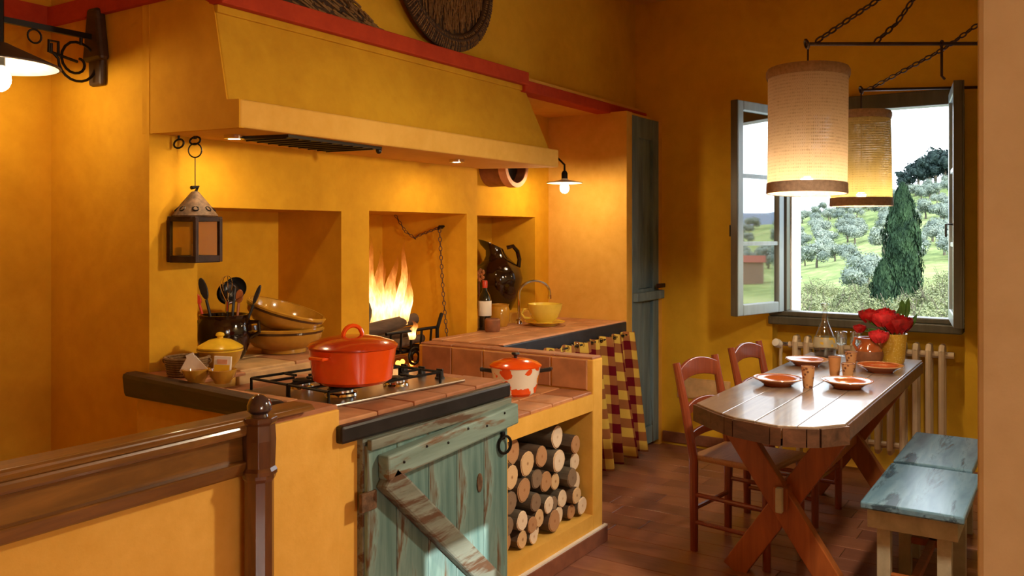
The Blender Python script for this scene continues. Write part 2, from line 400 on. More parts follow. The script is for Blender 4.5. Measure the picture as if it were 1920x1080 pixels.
# floor: a base and planks running along Y
floor = struct(MB().box(-2.0, 5.95, -2.3, 2.6, -0.2, -0.02).build('floor', M['skirt']))
rng = random.Random(3)
PW = 0.155
for i in range(int(7.9 / PW)):
    x = -2.0 + PW * (i + 0.5)
    if x < 1.2:       # behind the camera and never in view: whole boards
        cuts = [-2.3, 1.9]
    else:
        cuts = [-2.3, -0.2 + rng.random() * 0.5, 0.75 + rng.random() * 0.5, 1.85 + rng.random() * 0.35]
        cuts.append(2.58 if x > 3.75 else max(cuts[-1] + 0.25, 2.3))
    for a, b in zip(cuts, cuts[1:]):
        L = round((b - a) * 20) / 20
        piece('floor_plank', PW - 0.003, b - a - 0.003, 0.02, FLOORS[rng.randrange(3)], floor, (x, (a + b) / 2, 0), c=0.002)

struct(MB().box(-2.2, 6.3, -2.5, 4.0, 3.2, 3.3).build('ceiling', M['ceil']))
# wall across the stairwell (parallel to the hearth) and its red band
wb = struct(MB().box(-2.2, 2.1, 3.72, 3.95, -2.0, 3.2).build('wall_stair', M['ochre']))
struct(MB().box(-2.0, 2.035, 3.705, 3.72, 2.405, 2.485).build('trim_1', M['red']))
# chimney mass with its niches (hearth wall)
w = MB()
Y0, YB = 3.02, 3.80
w.box(2.043, 2.263, Y0, YB, -2.0, 2.40)             # left pier
w.box(3.092, 3.291, Y0, YB, -0.1, 2.40)             # pier between niche and fireplace
w.box(4.134, 4.242, Y0, YB, -0.1, 2.40)             # right pier
w.box(2.263, 3.092, Y0, YB, 1.617, 2.40)            # above the niche
w.box(3.291, 4.134, Y0, YB, 1.624, 2.40)            # above the fire
w.box(2.263, 3.092, 3.468, YB, 0.5, 1.617)          # niche back
w.box(3.291, 4.134, 3.681, YB, 0.5, 1.624)          # fireplace back
w.box(2.263, 3.092, Y0, 3.47, -0.1, 0.955)          # below the niche
w.box(3.291, 4.134, Y0, 3.70, -0.1, 0.740)          # below the fire
wall_hearth = struct(w.build('wall_hearth', M['ochre']))
# wall above the ledge
struct(MB().box(2.043, 6.0, 2.74, 3.80, 2.40, 3.2).build('wall_upper', M['ochre_light']))
struct(MB().box(2.018, 2.043, 2.76, 3.72, 2.40, 2.48).build('trim_2', M['red']))
# sink nook: back wall with its niche, right wall, soffit
w = MB()
NY = 3.14
w.box(4.242, 5.099, NY, YB, 1.621, 2.34)
w.box(5.099, 5.283, NY, YB, -0.1, 2.34)
w.box(4.242, 5.099, 3.503, YB, 0.9, 1.621)
w.box(4.242, 5.099, NY, 3.51, -0.1, 0.985)
struct(w.build('wall_nook', M['ochre']))
w = MB()
w.box(5.283, 5.367, 2.53, 2.70, -0.1, 2.332); w.box(5.283, 5.367, 2.70, YB, -0.1, 2.34)           # pier beside the cupboard
w.box(5.367, 5.90, 2.60, YB, -0.1, 2.34)            # behind the cupboard door
w.box(5.815, 5.90, 2.53, 2.62, -0.1, 2.332)
w.box(5.36, 5.90, 2.545, 2.68, 2.318, 2.334)
struct(w.build('wall_cupboard', M['ochre_pale']))
struct(MB().box(4.242, 5.90, 2.66, YB, 2.33, 2.41).build('ceiling_nook', M['ochre_pale']))
struct(MB().box(4.20, 5.88, 2.650, 2.76, 2.325, 2.392).build('trim_3', M['red'], bevel=0.006))
# window wall with its opening and the radiator recess
WX, WO = 5.87, 6.13
w = MB()
w.box(WX, WO, 1.725, 3.8, -0.1, 3.2)
w.box(WX, WO, -0.6, 0.565, -0.1, 3.2)
w.box(WX, WO, 0.565, 1.725, 2.36, 3.2)
w.box(WX + 0.13, WO, 0.565, 1.725, -0.1, 0.93)
struct(w.build('wall_window', M['ochre_light']))
w = MB()      # white outside reveals
w.box(5.93, 6.16, 1.612, 1.725, 0.93, 2.36); w.box(5.93, 6.16, 0.565, 0.60, 0.93, 2.36); w.box(5.93, 6.18, 0.565, 1.725, 0.90, 0.955)
struct(w.build('trim_4', M['white_wall']))
# wall end on the right and the near room behind the camera
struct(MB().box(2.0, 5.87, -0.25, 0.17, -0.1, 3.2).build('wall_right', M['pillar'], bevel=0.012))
w = MB()      # near-room wall with the side window the sun comes through
w.box(-2.2, -0.9, -2.5, -2.3, -0.1, 3.2); w.box(0.86, 2.2, -2.5, -2.3, -0.1, 3.2)
w.box(0.39, 0.86, -2.5, -2.3, 1.965, 3.2); w.box(-0.9, 0.39, -2.5, -2.3, 1.80, 3.2); w.box(0.10, 0.39, -2.5, -2.3, 0.80, 1.80); w.box(-0.9, 0.86, -2.5, -2.3, -0.1, 0.80)
struct(w.build('wall_near', M['ochre_pale']))
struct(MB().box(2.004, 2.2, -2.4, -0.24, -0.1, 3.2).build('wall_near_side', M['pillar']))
struct(MB().box(-2.2, -2.0, -2.5, 3.9, -2.0, 3.2).build('wall_rear', M['ochre_pale']))
struct(MB().box(-2.2, 2.1, 1.98, 3.75, -2.0, -1.9).build('floor_stairwell', M['skirt']))
struct(MB().box(-2.0, 1.66, 1.985, 2.06, -1.9, 0.86).build('wall_parapet', M['ochre_pale']))
# skirtings
struct(MB().box(WX - 0.014, WX, 1.745, 2.52, 0, 0.075).build('baseboard_window', M['skirt'], bevel=0.004))
struct(MB().box(WX - 0.014, WX, 0.18, 0.56, 0, 0.075).build('baseboard_window_right', M['skirt'], bevel=0.004))
struct(MB().box(2.9, 3.81, 1.925, 1.944, 0, 0.075).build('baseboard_counter', M['skirt'], bevel=0.004))
struct(MB().box(2.9, 3.81, 1.927, 1.944, 0.075, 0.083).build('trim_5', M['white']))

# window: fixed frame, two open casements
win = thing('window_1', None, None, (5.85, 1.15, 0.95)); win['kind'] = 'structure'
f = MB()
f.box(5.80, 5.93, 0.57, 1.735, 0.90, 0.955)          # sill rail
f.box(5.815, 5.93, 0.57, 1.735, 0.955, 0.99)
f.build('sill_rail', M['frame_green'], win, bevel=0.008, origin=(5.85, 1.15, 0.95))
MB().box(5.82, 5.93, 0.57, 1.725, 2.29, 2.385).build('head_rail', M['frame_green'], win, bevel=0.006, origin=(5.85, 1.15, 0.95))
MB().box(5.84, 5.93, 1.62, 1.725, 0.99, 2.29).build('frame_stile', M['frame_green'], win, bevel=0.006, origin=(5.85, 1.15, 0.95))
MB().box(5.84, 5.93, 0.57, 0.645, 0.99, 2.29).build('frame_stile', M['frame_green'], win, bevel=0.006, origin=(5.85, 1.15, 0.95))
def casement(hinge, free, z0, z1, name):
    side = -1 if name else 1
    h = Vector((*hinge, 0)); fr = Vector((*free, 0)); d = (fr - h); L = d.length; ang = math.atan2(d.y, d.x)
    # local frame: x along the leaf, y across, z up
    e = thing('window_2' if name else 'window_3', None, None, (h.x, h.y, z0), ang); e['kind'] = 'structure'
    H = z1 - z0; sw = 0.062; t = 0.022
    for x0, x1 in ((0, sw), (L - sw, L)): MB().box(x0, x1, -t, t, 0, H).build('sash_stile', M['sash'], e, bevel=0.006)
    for a, b in ((0, sw * 1.15), (H - sw, H)): MB().box(sw, L - sw, -t, t, a, b).build('sash_rail', M['sash'], e, bevel=0.006)
    zs = [sw * 1.15, H * 0.335, H * 0.652, H - sw]
    for z in zs[1:3]: MB().box(sw, L - sw, -0.014, 0.014, z - 0.013, z + 0.013).build('glazing_bar', M['sash'], e, bevel=0.003)
    for a, b in zip(zs, zs[1:]): MB().box(sw - 0.004, L - sw + 0.004, -0.002, 0.002, a, b).build('pane', M['glass'], e)
    y0, y1 = (-t - 0.010, -t) if side < 0 else (t, t + 0.010)
    for a, b, c_, d_ in ((-0.002, sw, 0, H), (L - sw, L + 0.002, 0, H), (sw, L - sw, 0, sw * 1.15), (sw, L - sw, H - sw, H)): MB().box(a, b, y0, y1, c_, d_).build('inner_face', M['frame_green'], e, bevel=0.003)
    MB().box(L, L + 0.006, -t, t, 0, H).build('shaded_edge', M['frame_green'], e, bevel=0.002)  # dark strip colours in the unlit edge of the leaf
    k = MB().tube([(L - 0.03, -t, H * 0.42), (L - 0.03, -t - 0.035, H * 0.42), (L - 0.03, -t - 0.035, H * 0.42 - 0.07)], 0.006, 6).build('handle', M['iron'], e)
    return e
casement((5.835, 1.655), (5.325, 1.80), 0.985, 2.35, True)
casement((5.835, 0.628), (5.315, 0.545), 0.985, 2.35, False)

# ================================================================ BUILT-IN PIECES
# ---- plaster hood
hp = (2.1, 2.57, 1.898)
hood = thing('extractor_hood', 'big sloping ochre plaster hood with red ledge above the hearth', 'hood', hp)
zb, zl, zt = 1.898, 2.003, 2.362
lip = MB().hexa([(x, y, zb) for x, y in ((2.107, 2.566), (4.437, 2.566), (4.28, 3.02), (2.08, 3.02))],
                [(x, y, zl) for x, y in ((2.107, 2.566), (4.437, 2.566), (4.28, 3.02), (2.08, 3.02))])
lip.build('lip', M['ochre_pale'], hood, bevel=0.008, origin=hp)
sl = MB().hexa([(2.101, 2.625, zl), (4.43, 2.625, zl), (4.26, 3.02, zl), (2.085, 3.02, zl)],
               [(2.092, 2.690, zt), (4.245, 2.690, zt), (4.25, 3.02, zt), (2.085, 3.02, zt)])
sl.build('sloping_body', M['hood'], hood, bevel=0.006, origin=hp)
MB().box(2.085, 4.225, 2.640, 2.80, zt, 2.437).build('red_ledge', M['red'], hood, bevel=0.006, origin=hp)
MB().box(2.09, 4.235, 2.672, 2.80, zt - 0.030, zt).build('moulding', M['hood'], hood, bevel=0.004, origin=hp)
g = MB().hexa([(x, y, 1.886) for x, y in ((2.36, 2.59), (2.94, 2.62), (2.90, 2.91), (2.30, 2.82))], [(x, y, 1.899) for x, y in ((2.36, 2.59), (2.94, 2.62), (2.90, 2.91), (2.30, 2.82))])
ck_ = [(2.043 + (3.06 - y) * 0.13, y, z) for y, z in ((3.06, 1.897), (2.569, 1.897), (2.569, 2.002), (2.628, 2.004), (2.693, 2.36), (2.80, 2.42), (3.06, 2.42))]
MB().add([(x - 0.003, y, z) for x, y, z in ck_] + [(x + 0.02, y, z) for x, y, z in ck_], [tuple(range(7)), tuple(range(13, 6, -1))] + [(i, (i + 1) % 7, 7 + (i + 1) % 7, 7 + i) for i in range(7)]).build('cheek', M['ochre'], hood, origin=hp)
gr = g.build('filter_grille', M['dark_parts'], hood, origin=hp)
b = MB()
for i in range(9):
    t = (i + 0.5) / 9; b.bar((2.33 + t * 0.58, 2.60 + 0.02 * t, 1.884), (2.31 + t * 0.58, 2.81 + 0.08 * t, 1.884), 0.006, 0.006)
b.build('grille_bars', M['iron'], gr, origin=hp)
MB().ball((2.93, 2.63, 1.880), 0.014, 10, 6).build('switch', M['black_plastic'], hood, True, origin=hp)
# spotlights set into the hood's underside
def spot(loc, label, e):
    s = thing('spotlight', label, 'spotlight', loc, 0, 'hood spotlights')
    MB().lathe([(0.040, 0.012), (0.040, -0.004), (0.030, -0.006), (0.028, 0.004)], n=20).build('ring', M['chrome'], s, True)
    MB().lathe([(0, -0.003), (0.026, -0.003), (0.026, 0.003), (0, 0.003)], n=18).build('lamp_disc', emit('halogen', (1, 0.74, 0.42), e), s)
    return s
spot((2.27, 2.80, 1.888), 'small round spotlight at the left of the hood underside', 330)
spot((3.66, 2.74, 1.888), 'small round spotlight at the right of the hood underside', 330)

# ---- masonry counter
cp = (2.6, 1.95, 0)
ctr = thing('masonry_counter', 'ochre masonry kitchen counter with terracotta top, teal door and firewood niche', 'counter', cp)
FY = 1.944
B = lambda n, mb, m, par=None, bev=0.005, sm=False: mb.build(n, m, par or ctr, sm, bev, origin=cp)
B('block', MB().slab([(1.684, FY), (1.983, FY), (1.983, 2.70), (2.263, 2.78), (2.263, 3.02), (1.99, 3.02), (1.90, 2.25)], 0, 0.955), M['ochre_pale'])
B('ledge', MB().box(2.262, 3.15, 2.76, 3.02, 0.70, 0.955), M['stone_ledge'])
B('cooktop_base', MB().box(1.983, 2.925, FY + 0.012, 2.76, 0, 0.868), M['ochre_pale'])
B('worktop', MB().slab([(1.975, FY + 0.005), (2.925, FY + 0.005), (2.925, 2.765), (1.975, 2.765)], 0.868, 0.900), M['grout'], None, 0)
B('front_edge', MB().slab([(1.965, FY - 0.03), (2.925, FY - 0.03), (2.925, FY + 0.005), (1.965, FY + 0.005)], 0.848, 0.906), M['edge_black'], None, 0.010)
fw = MB()
fw.box(2.925, 2.945, FY, 3.0, 0, 0.735)
fw.box(2.945, 3.69, FY, 3.0, 0, 0.155)
fw.box(2.945, 3.69, FY, 3.0, 0.656, 0.735)
fw.box(2.945, 3.69, 2.62, 3.0, 0.155, 0.656)
B('firewood_niche', fw, M['ochre_pale'], None, 0)
B('divider', MB().box(3.69, 3.79, FY, 3.02, 0, 0.900), M['ochre_pale'], None, 0.006)
B('hearth_floor', MB().box(2.945, 3.69, 2.99, 3.03, 0.5, 0.735), M['terra3'], None, 0)
B('end_beam', MB().hexa([(1.975, 3.09, 0.875), (1.87, 2.17, 0.905), (1.93, 2.12, 0.905), (2.04, 3.09, 0.875)],
                        [(1.965, 3.09, 0.972), (1.86, 2.17, 0.978), (1.92, 2.11, 0.978), (2.04, 3.09, 0.972)]), M['beam'], None, 0.018)
# terracotta pieces
rng = random.Random(11)
TM = [M['terra'], M['terra2'], M['terra3']]
def tiles(x0, x1, y0, y1, z, s, thick=0.014, pick=TM, gap=0.006, name='tile'):
    nx = max(1, round((x1 - x0) / s)); ny = max(1, round((y1 - y0) / s)); w = (x1 - x0) / nx; d = (y1 - y0) / ny
    for i in range(nx):
        for j in range(ny):
            piece(name, w - gap, d - gap, thick, pick[rng.randrange(len(pick))], ctr, (x0 + w * (i + .5), y0 + d * (j + .5), z + rng.uniform(-.001, .001)))
tiles(1.985, 2.925, FY + 0.008, 2.755, 0.914, 0.19)                       # round the hob
tiles(2.945, 3.69, FY + 0.004, 3.0, 0.749, 0.19)                          # low shelf
tiles(3.291, 4.134, 3.03, 3.68, 0.752, 0.20, pick=[M['terra3'], M['skirt']])   # hearth floor
tiles(3.692, 3.788, FY + 0.004, 3.015, 0.912, 0.2)                        # divider coping
tiles(2.263, 3.09, 3.03, 3.465, 0.968, 0.22, pick=[M['stone_ledge'], M['terra2']])
tiles(2.27, 3.15, 2.765, 3.03, 0.968, 0.26, pick=[M['stone_ledge'], M['terra2']])
for (x0, x1, y0, y1) in ((1.72, 1.983, 1.95, 2.12), (1.93, 1.983, 2.125, 2.30), (1.93, 1.983, 2.305, 2.48), (1.95, 1.983, 2.485, 2.70), (1.985, 2.255, 2.71, 2.86), (2.0, 2.255, 2.865, 3.015)):
    piece('tile', x1 - x0 - .004, y1 - y0 - .004, 0.014, TM[rng.randrange(3)], ctr, ((x0 + x1) / 2, (y0 + y1) / 2, 0.969))
# upright tiles on the near face of the divider
for j in range(5):
    a = FY + 0.03 + j * 0.205
    piece('wall_tile', 0.198, 0.145, 0.010, TM[(j * 2) % 3], ctr, (3.682, a + 0.1, 0.752 + 0.074), '-X')
# cabinet door
dn = MB().box(2.075, 2.905, FY - 0.012, FY + 0.02, 0.02, 0.846); door = B('door', dn, M['teal_brace'], None, 0.003)
xs = [2.08, 2.225, 2.395, 2.56, 2.735, 2.90]
for a, b in zip(xs, xs[1:]):
    piece('board', b - a - 0.004, 0.80, 0.020, M['teal'], door, ((a + b) / 2, FY - 0.030, 0.42), '-Y', 0.003)
def dpart(n, mb, m, bev=0.004): return mb.build(n, m, door, False, bev, origin=cp)
for o in list(door.children): pass
dpart('top_rail', MB().bar((2.125, FY - 0.055, 0.745), (2.905, FY - 0.055, 0.790), 0.05, 0.082), M['teal_rail'], 0.008)
dpart('head_strip', MB().bar((2.08, FY - 0.036, 0.825), (2.905, FY - 0.036, 0.832), 0.02, 0.035), M['teal_brace'])
dpart('brace', MB().bar((2.14, FY - 0.055, 0.715), (2.845, FY - 0.055, 0.075), 0.05, 0.088), M['teal_brace'], 0.010)
dpart('ring_pull', MB().torus((2.855, FY - 0.045, 0.670), 0.034, 0.006, (0.2, 1, 0), 20, 6), M['iron'], 0)
dpart('ring_plate', MB().box(2.845, 2.865, FY - 0.042, FY - 0.03, 0.69, 0.72), M['iron'], 0.002)
dpart('hinge', MB().box(2.045, 2.115, FY - 0.038, FY - 0.024, 0.615, 0.675), M['rusty'], 0.002)
dpart('keyhole_plate', MB().lathe([(0, 0.0), (0.024, 0.0), (0.024, 0.004), (0, 0.004)], (2.70, FY - 0.031, 0.555), 16, (0, -1, 0), 0.7, 1.5), M['rusty'], 0)
for i in range(6):
    dpart('nail', MB().ball((2.20 + i * 0.12, FY - 0.081, 0.752 + i * 0.0075 + (i % 2) * 0.02), 0.005, 8, 5), M['iron'], 0)

# ---- firewood
LOGS = [(3.062,0.586,0.054,0),(3.179,0.508,0.055,1),(3.012,0.492,0.050,1),(3.15,0.4,0.052,0),(3.287,0.517,0.048,0),(3.46,0.566,0.051,2),(3.583,0.51,0.042,0),(3.447,0.461,0.054,2),(3.628,0.416,0.044,2),(3.275,0.418,0.045,3),(3.362,0.384,0.049,0),(3.443,0.365,0.038,1),(3.545,0.363,0.044,3),(3.635,0.319,0.045,2),(3.01,0.384,0.050,3),(3.226,0.33,0.042,3),(3.318,0.296,0.038,2),(3.407,0.269,0.038,3),(3.496,0.274,0.041,2),(3.57,0.275,0.040,1),(3.638,0.208,0.043,2),(3.098,0.287,0.042,2),(3.175,0.249,0.037,0),(3.254,0.253,0.039,1),(3.005,0.285,0.043,3),(3.369,0.211,0.050,0),(3.47,0.202,0.040,2),(3.56,0.198,0.036,0),(3.018,0.210,0.049,0),(3.118,0.199,0.038,1),(3.193,0.192,0.032,2),(3.262,0.188,0.028,2)]
TYPE = ['tan-cut', 'pale log with dark heart, a', 'white-cut', 'weathered grey']
rows = [[], [], [], [], []]
for L in LOGS:
    z = L[1]; k = 0 if z > 0.53 else 1 if z > 0.44 else 2 if z > 0.34 else 3 if z > 0.235 else 4
    rows[k].append(L)
ORD = ['leftmost', 'second', 'third', 'fourth', 'fifth', 'sixth', 'seventh', 'eighth', 'ninth']
RN = ['top row', 'second row down', 'middle row', 'fourth row down', 'bottom row']
rng = random.Random(5)
for k, row in enumerate(rows):
    row.sort()
    for i, (x, z, r, t) in enumerate(row):
        kind = ['tan-cut', 'dark-hearted', 'white-cut', 'weathered grey'][t]
        pos = 'leftmost' if i == 0 else 'rightmost' if i == len(row) - 1 else ORD[i] + ' from the left'
        y = FY + 0.035 + rng.uniform(-0.01, 0.035); tl = rng.uniform(-0.012, 0.012); n = 14
        lg = thing('firewood_log', '%s log, %s in the %s of firewood' % (kind, pos, RN[k]), 'log', (x, y, z), 0, 'firewood stacked in the niche')
        ph = rng.random() * 6
        bm_ = MB()
        ring = lambda yy, s, dx, dz: [(dx + math.cos(2*PI*j/n) * r * s * (1 + 0.06 * math.sin(3*2*PI*j/n + ph)), yy, dz + math.sin(2*PI*j/n) * r * s * (1 + 0.05 * math.sin(2*2*PI*j/n + ph))) for j in range(n)]
        R0 = ring(0, 1, 0, 0); R1 = ring(0.28, 1.0, tl, 0.0); R2 = ring(0.56, 0.97, tl * 2, 0.0)
        bm_.add(R0 + R1 + R2, [tuple(range(2 * n, 3 * n))] + [(a * n + j, a * n + (j + 1) % n, (a + 1) * n + (j + 1) % n, (a + 1) * n + j) for a in (0, 1) for j in range(n)])
        bm_.build('bark', M['bark'] if t in (0, 1) else M['bark_grey'], lg, True)
        C0 = ring(0.0, 0.93, 0, 0); cf = MB().add(C0 + ring(-0.004, 0.90, 0, 0), [tuple(range(n, 2 * n))] + [(j, (j + 1) % n, n + (j + 1) % n, n + j) for j in range(n)])
        cf.add(R0 + C0, [(j, (j + 1) % n, n + (j + 1) % n, n + j) for j in range(n)])
        cf.build('cut_face', CUTS[t], lg)

# ---- sink counter in the nook
sp = (4.5, 2.6, 0)
snk = thing('sink_counter', 'terracotta sink counter with dark slate front edge in the lit nook', 'counter', sp)
S = lambda n, mb, m, bev=0.004: mb.build(n, m, snk, False, bev, origin=sp)
NP = [(3.792, 2.62), (5.281, 2.62), (5.281, 3.138), (4.244, 3.138), (4.244, 3.018), (3.792, 3.018)]
S('base', MB().slab(NP, 0, 0.80), M['ochre'], 0)
S('slab', MB().slab([(3.792, 2.55), (5.281, 2.55)] + NP[2:], 0.80, 0.905), M['grout'], 0)
S('front_edge', MB().box(3.79, 5.275, 2.525, 2.552, 0.825, 0.915), M['slate'], 0.006)
S('rim', MB().box(3.79, 5.275, 2.530, 2.56, 0.915, 0.922), M['pink_clay'], 0.002)
tm2 = [M['terra2'], M['terra2'], M['terra']]
for i in range(7):
    for j in range(3):
        if i < 2 and j == 2: piece('tile', 0.207, 0.068, 0.014, tm2[i], snk, (3.80 + 0.211 * (i + .5), 2.983, 0.919)); continue
        piece('tile', 0.207, 0.185, 0.014, tm2[rng.randrange(3)], snk, (3.80 + 0.211 * (i + .5), 2.563 + 0.191 * (j + .5), 0.919))
S('upstand', MB().box(4.245, 5.10, 3.105, 3.139, 0.905, 0.985), M['ochre_pale'])
# curtain
n, mrows = 120, 12
cb = MB(); cb.uv = []
x0, x1 = 3.83, 5.30
for r in range(mrows + 1):
    v = r / mrows
    for i in range(n + 1):
        u = i / n; amp = 0.016 + 0.036 * v; flare = 0.05 * v
        x = x0 + (x1 - x0) * u + 0.09 * v * max(0, (u - 0.6)) / 0.4; y = 2.488 - flare + amp * math.sin(u * 2 * PI * 9 + 0.7 * math.sin(u * 9)) + 0.01 * math.sin(u * 31 + v * 3)
        z = 0.855 - 0.80 * v + 0.006 * math.sin(u * 2 * PI * 9)
        cb.v.append((x, y, z)); cb.uv.append((u * 16, v * 6.6))
for r in range(mrows):
    for i in range(n):
        a = r * (n + 1) + i; cb.f.append((a, a + 1, a + n + 2, a + n + 1))
cur = thing('checked_curtain', 'burgundy and yellow checked curtain gathered under the sink counter', 'curtain', (4.6, 2.49, 0.05))
c_ = cb.build('cloth', M['gingham'], cur, True, 0, origin=(4.6, 2.49, 0.05)); sd = c_.modifiers.new('solid', 'SOLIDIFY'); sd.thickness = 0.003
MB().tube([(3.8, 2.488, 0.838), (5.28, 2.488, 0.838)], 0.006, 8).build('rod', M['iron'], cur, True, 0, origin=(4.6, 2.49, 0.05))
rg = MB()
for i in range(24): rg.torus((3.84 + i * 0.062, 2.488, 0.838), 0.013, 0.003, (1, 0.2, 0), 10, 5)
rg.build('rings', M['chrome'], cur, True, 0, origin=(4.6, 2.49, 0.05))['kind'] = 'stuff'

# ---- tall blue cupboard door
dp = (5.59, 2.535, 0)
cd = thing('cupboard_door', 'tall narrow blue-grey wooden cupboard door beside the nook', 'door', dp)
D = lambda n, mb, m=M['door_blue'], bev=0.004: mb.build(n, m, cd, False, bev, origin=dp)
D('back_panel', MB().box(5.372, 5.812, 2.560, 2.585, 0.02, 2.316))
for a, b in ((5.372, 5.47), (5.715, 5.812)): D('stile', MB().box(a, b, 2.528, 2.565, 0.02, 2.316))
for a, b in ((0.02, 0.14), (1.03, 1.12), (2.17, 2.316)): D('rail', MB().box(5.472, 5.713, 2.532, 2.563, a, b))
D('cross_bar', MB().box(5.375, 5.83, 2.490, 2.53, 1.04, 1.10), bev=0.006)
D('latch', MB().box(5.69, 5.80, 2.470, 2.495, 1.12, 1.15), M['iron_brown'])
D('plank', MB().box(5.474, 5.585, 2.550, 2.562, 0.142, 1.028)); D('plank', MB().box(5.592, 5.711, 2.550, 2.562, 0.142, 1.028))
D('plank', MB().box(5.474, 5.585, 2.550, 2.562, 1.122, 2.198)); D('plank', MB().box(5.592, 5.711, 2.550, 2.562, 1.122, 2.198))

# ---- balustrade
bp = (1.645, 1.93, 0)
ry = 1.944
ra = thing('stair_balustrade', 'dark brown wooden stair handrail with panelled rail and turned post', 'balustrade', bp)
R_ = lambda n, mb, m, bev=0.004, sm=False: mb.build(n, m, ra, sm, bev, origin=bp)
R_('handrail', MB().hexa([(-2.0, 1.915, .978), (1.86, 1.915, .978), (1.86, 2.03, .978), (-2.0, 2.03, .978)], [(-2.0, 1.935, 1.018), (1.86, 1.935, .995), (1.86, 2.02, .995), (-2.0, 2.02, 1.018)]), M['rail'], 0.008)
R_('bead', MB().box(-2.0, 1.615, 1.925, 2.02, 0.945, 0.978), M['rail'], 0.010)
R_('panel', MB().box(-2.0, 1.615, 1.952, 2.01, 0.875, 0.945), M['rail'], 0)
R_('lower_rail', MB().hexa([(-2.0, 1.945, .832), (1.615, 1.945, .832), (1.615, 2.02, .832), (-2.0, 2.02, .832)], [(-2.0, 1.925, .875), (1.615, 1.925, .875), (1.615, 2.02, .875), (-2.0, 2.02, .875)]), M['rail'], 0.006)
R_('post', MB().lathe([(0.040, 0.0), (0.040, 0.815), (0.046, 0.825), (0.046, 0.84)], (1.647, 1.925, 0), 10), M['post'], 0.003)
R_('post_head', MB().lathe([(0.050, 0.835), (0.050, 0.845), (0.044, 0.855), (0.047, 0.93), (0.044, 0.975), (0.050, 0.98), (0.050, 0.995), (0, 0.995)], (1.647, 1.925, 0), 8), M['post'], 0.003)
R_('finial', MB().lathe([(0.026, 0.995), (0.024, 1.002), (0.034, 1.012), (0.035, 1.028), (0.026, 1.045), (0.012, 1.055), (0, 1.057)], (1.647, 1.925, 0), 16), plain('polished_knob', (0.05, 0.03, 0.03), 0.12, coat=1.0), 0, True)

# ================================================================ THINGS ON THE COUNTERS
# ---- gas hob
hb = (2.40, 2.33, 0.915)
hob = thing('gas_hob', 'steel four-burner gas hob set into the terracotta counter', 'hob', hb)
H_ = lambda n, mb, m, sm=False, bev=0, par=None: mb.build(n, m, par or hob, sm, bev, origin=hb)
H_('plate', MB().slab([(2.10, 2.115), (2.79, 2.045), (2.84, 2.53), (2.15, 2.60)], 0.915, 0.926), M['steel'], False, 0.004)
def hobpt(u, v): return Vector((2.10 + 0.69 * u + 0.05 * v, 2.115 - 0.07 * u + 0.485 * v, 0))
for u, v, r in ((0.24, 0.27, 0.048), (0.62, 0.25, 0.036), (0.24, 0.74, 0.036), (0.62, 0.74, 0.042)):
    p = hobpt(u, v)
    bn = H_('burner', MB().lathe([(r + 0.014, 0.926), (r + 0.012, 0.934), (r, 0.938), (r, 0.946), (r * 0.5, 0.95), (0, 0.95)], (p.x, p.y, 0), 20), M['chrome'], True)
    H_('burner_cap', MB().lathe([(r * 0.9, 0.947), (r * 0.9, 0.956), (r * 0.6, 0.960), (0, 0.960)], (p.x, p.y, 0), 18), M['iron'], True, 0, bn)
for v0, v1 in ((0.04, 0.49), (0.51, 0.96)):
    g = MB(); z = 0.968
    c = [hobpt(0.03, v0), hobpt(0.82, v0), hobpt(0.82, v1), hobpt(0.03, v1)]
    for i in range(4): a, b = c[i], c[(i + 1) % 4]; g.tube([(a.x, a.y, z), (b.x, b.y, z)], 0.0055, 6)
    for q in c: g.tube([(q.x, q.y, 0.926), (q.x, q.y, z)], 0.0055, 6)
    vm = (v0 + v1) / 2
    for u in (0.24, 0.62):
        for (a, b) in (((u, v0), (u, vm - 0.07)), ((u, v1), (u, vm + 0.07)), ((u - 0.2, vm), (u - 0.05, vm)), ((u + 0.2, vm), (u + 0.05, vm))):
            A, Bq = hobpt(*a), hobpt(*b); g.tube([(A.x, A.y, z), (Bq.x, Bq.y, z)], 0.0055, 6)
    H_('pan_support', g, M['iron'], True)
for i in range(4):
    p = hobpt(0.92, 0.18 + i * 0.21)
    kb = H_('knob', MB().lathe([(0.020, 0.926), (0.020, 0.932), (0.016, 0.936), (0.014, 0.958), (0, 0.960)], (p.x, p.y, 0), 14), M['black_plastic'], True)
    H_('grip', MB().box(p.x - 0.004, p.x + 0.004, p.y - 0.016, p.y + 0.016, 0.955, 0.966), M['black_plastic'], False, 0.002, kb)

# ---- orange casserole on the hob
def at(mb, *a, **k): return mb
cs = thing('casserole', 'bright orange enamelled casserole with loop-handled lid on the gas hob', 'pot', (2.30, 2.19, 0.974))
MB().lathe([(0, 0.0), (0.125, 0.0), (0.142, 0.012), (0.156, 0.115), (0.159, 0.124), (0.150, 0.128), (0.147, 0.118), (0.134, 0.015), (0, 0.015)], n=40).build('body', M['orange'], cs, True)
ld = MB().lathe([(0.162, 0.126), (0.163, 0.132), (0.150, 0.142), (0.10, 0.158), (0.05, 0.166), (0, 0.168)], n=40).build('lid', M['orange_dark'], cs, True)
MB().tube([(-0.035 * math.cos(PI * i / 10) , 0.014 * math.cos(PI * i / 10), 0.162 + 0.040 * math.sin(PI * i / 10)) for i in range(11)], 0.008, 8).build('lid_handle', M['orange'], ld, True)
MB().box(-0.185, -0.15, -0.035, 0.035, 0.095, 0.108).build('side_handle', M['orange'], cs, False, 0.006)
MB().box(0.15, 0.185, -0.035, 0.035, 0.095, 0.108).build('side_handle', M['orange'], cs, False, 0.006)
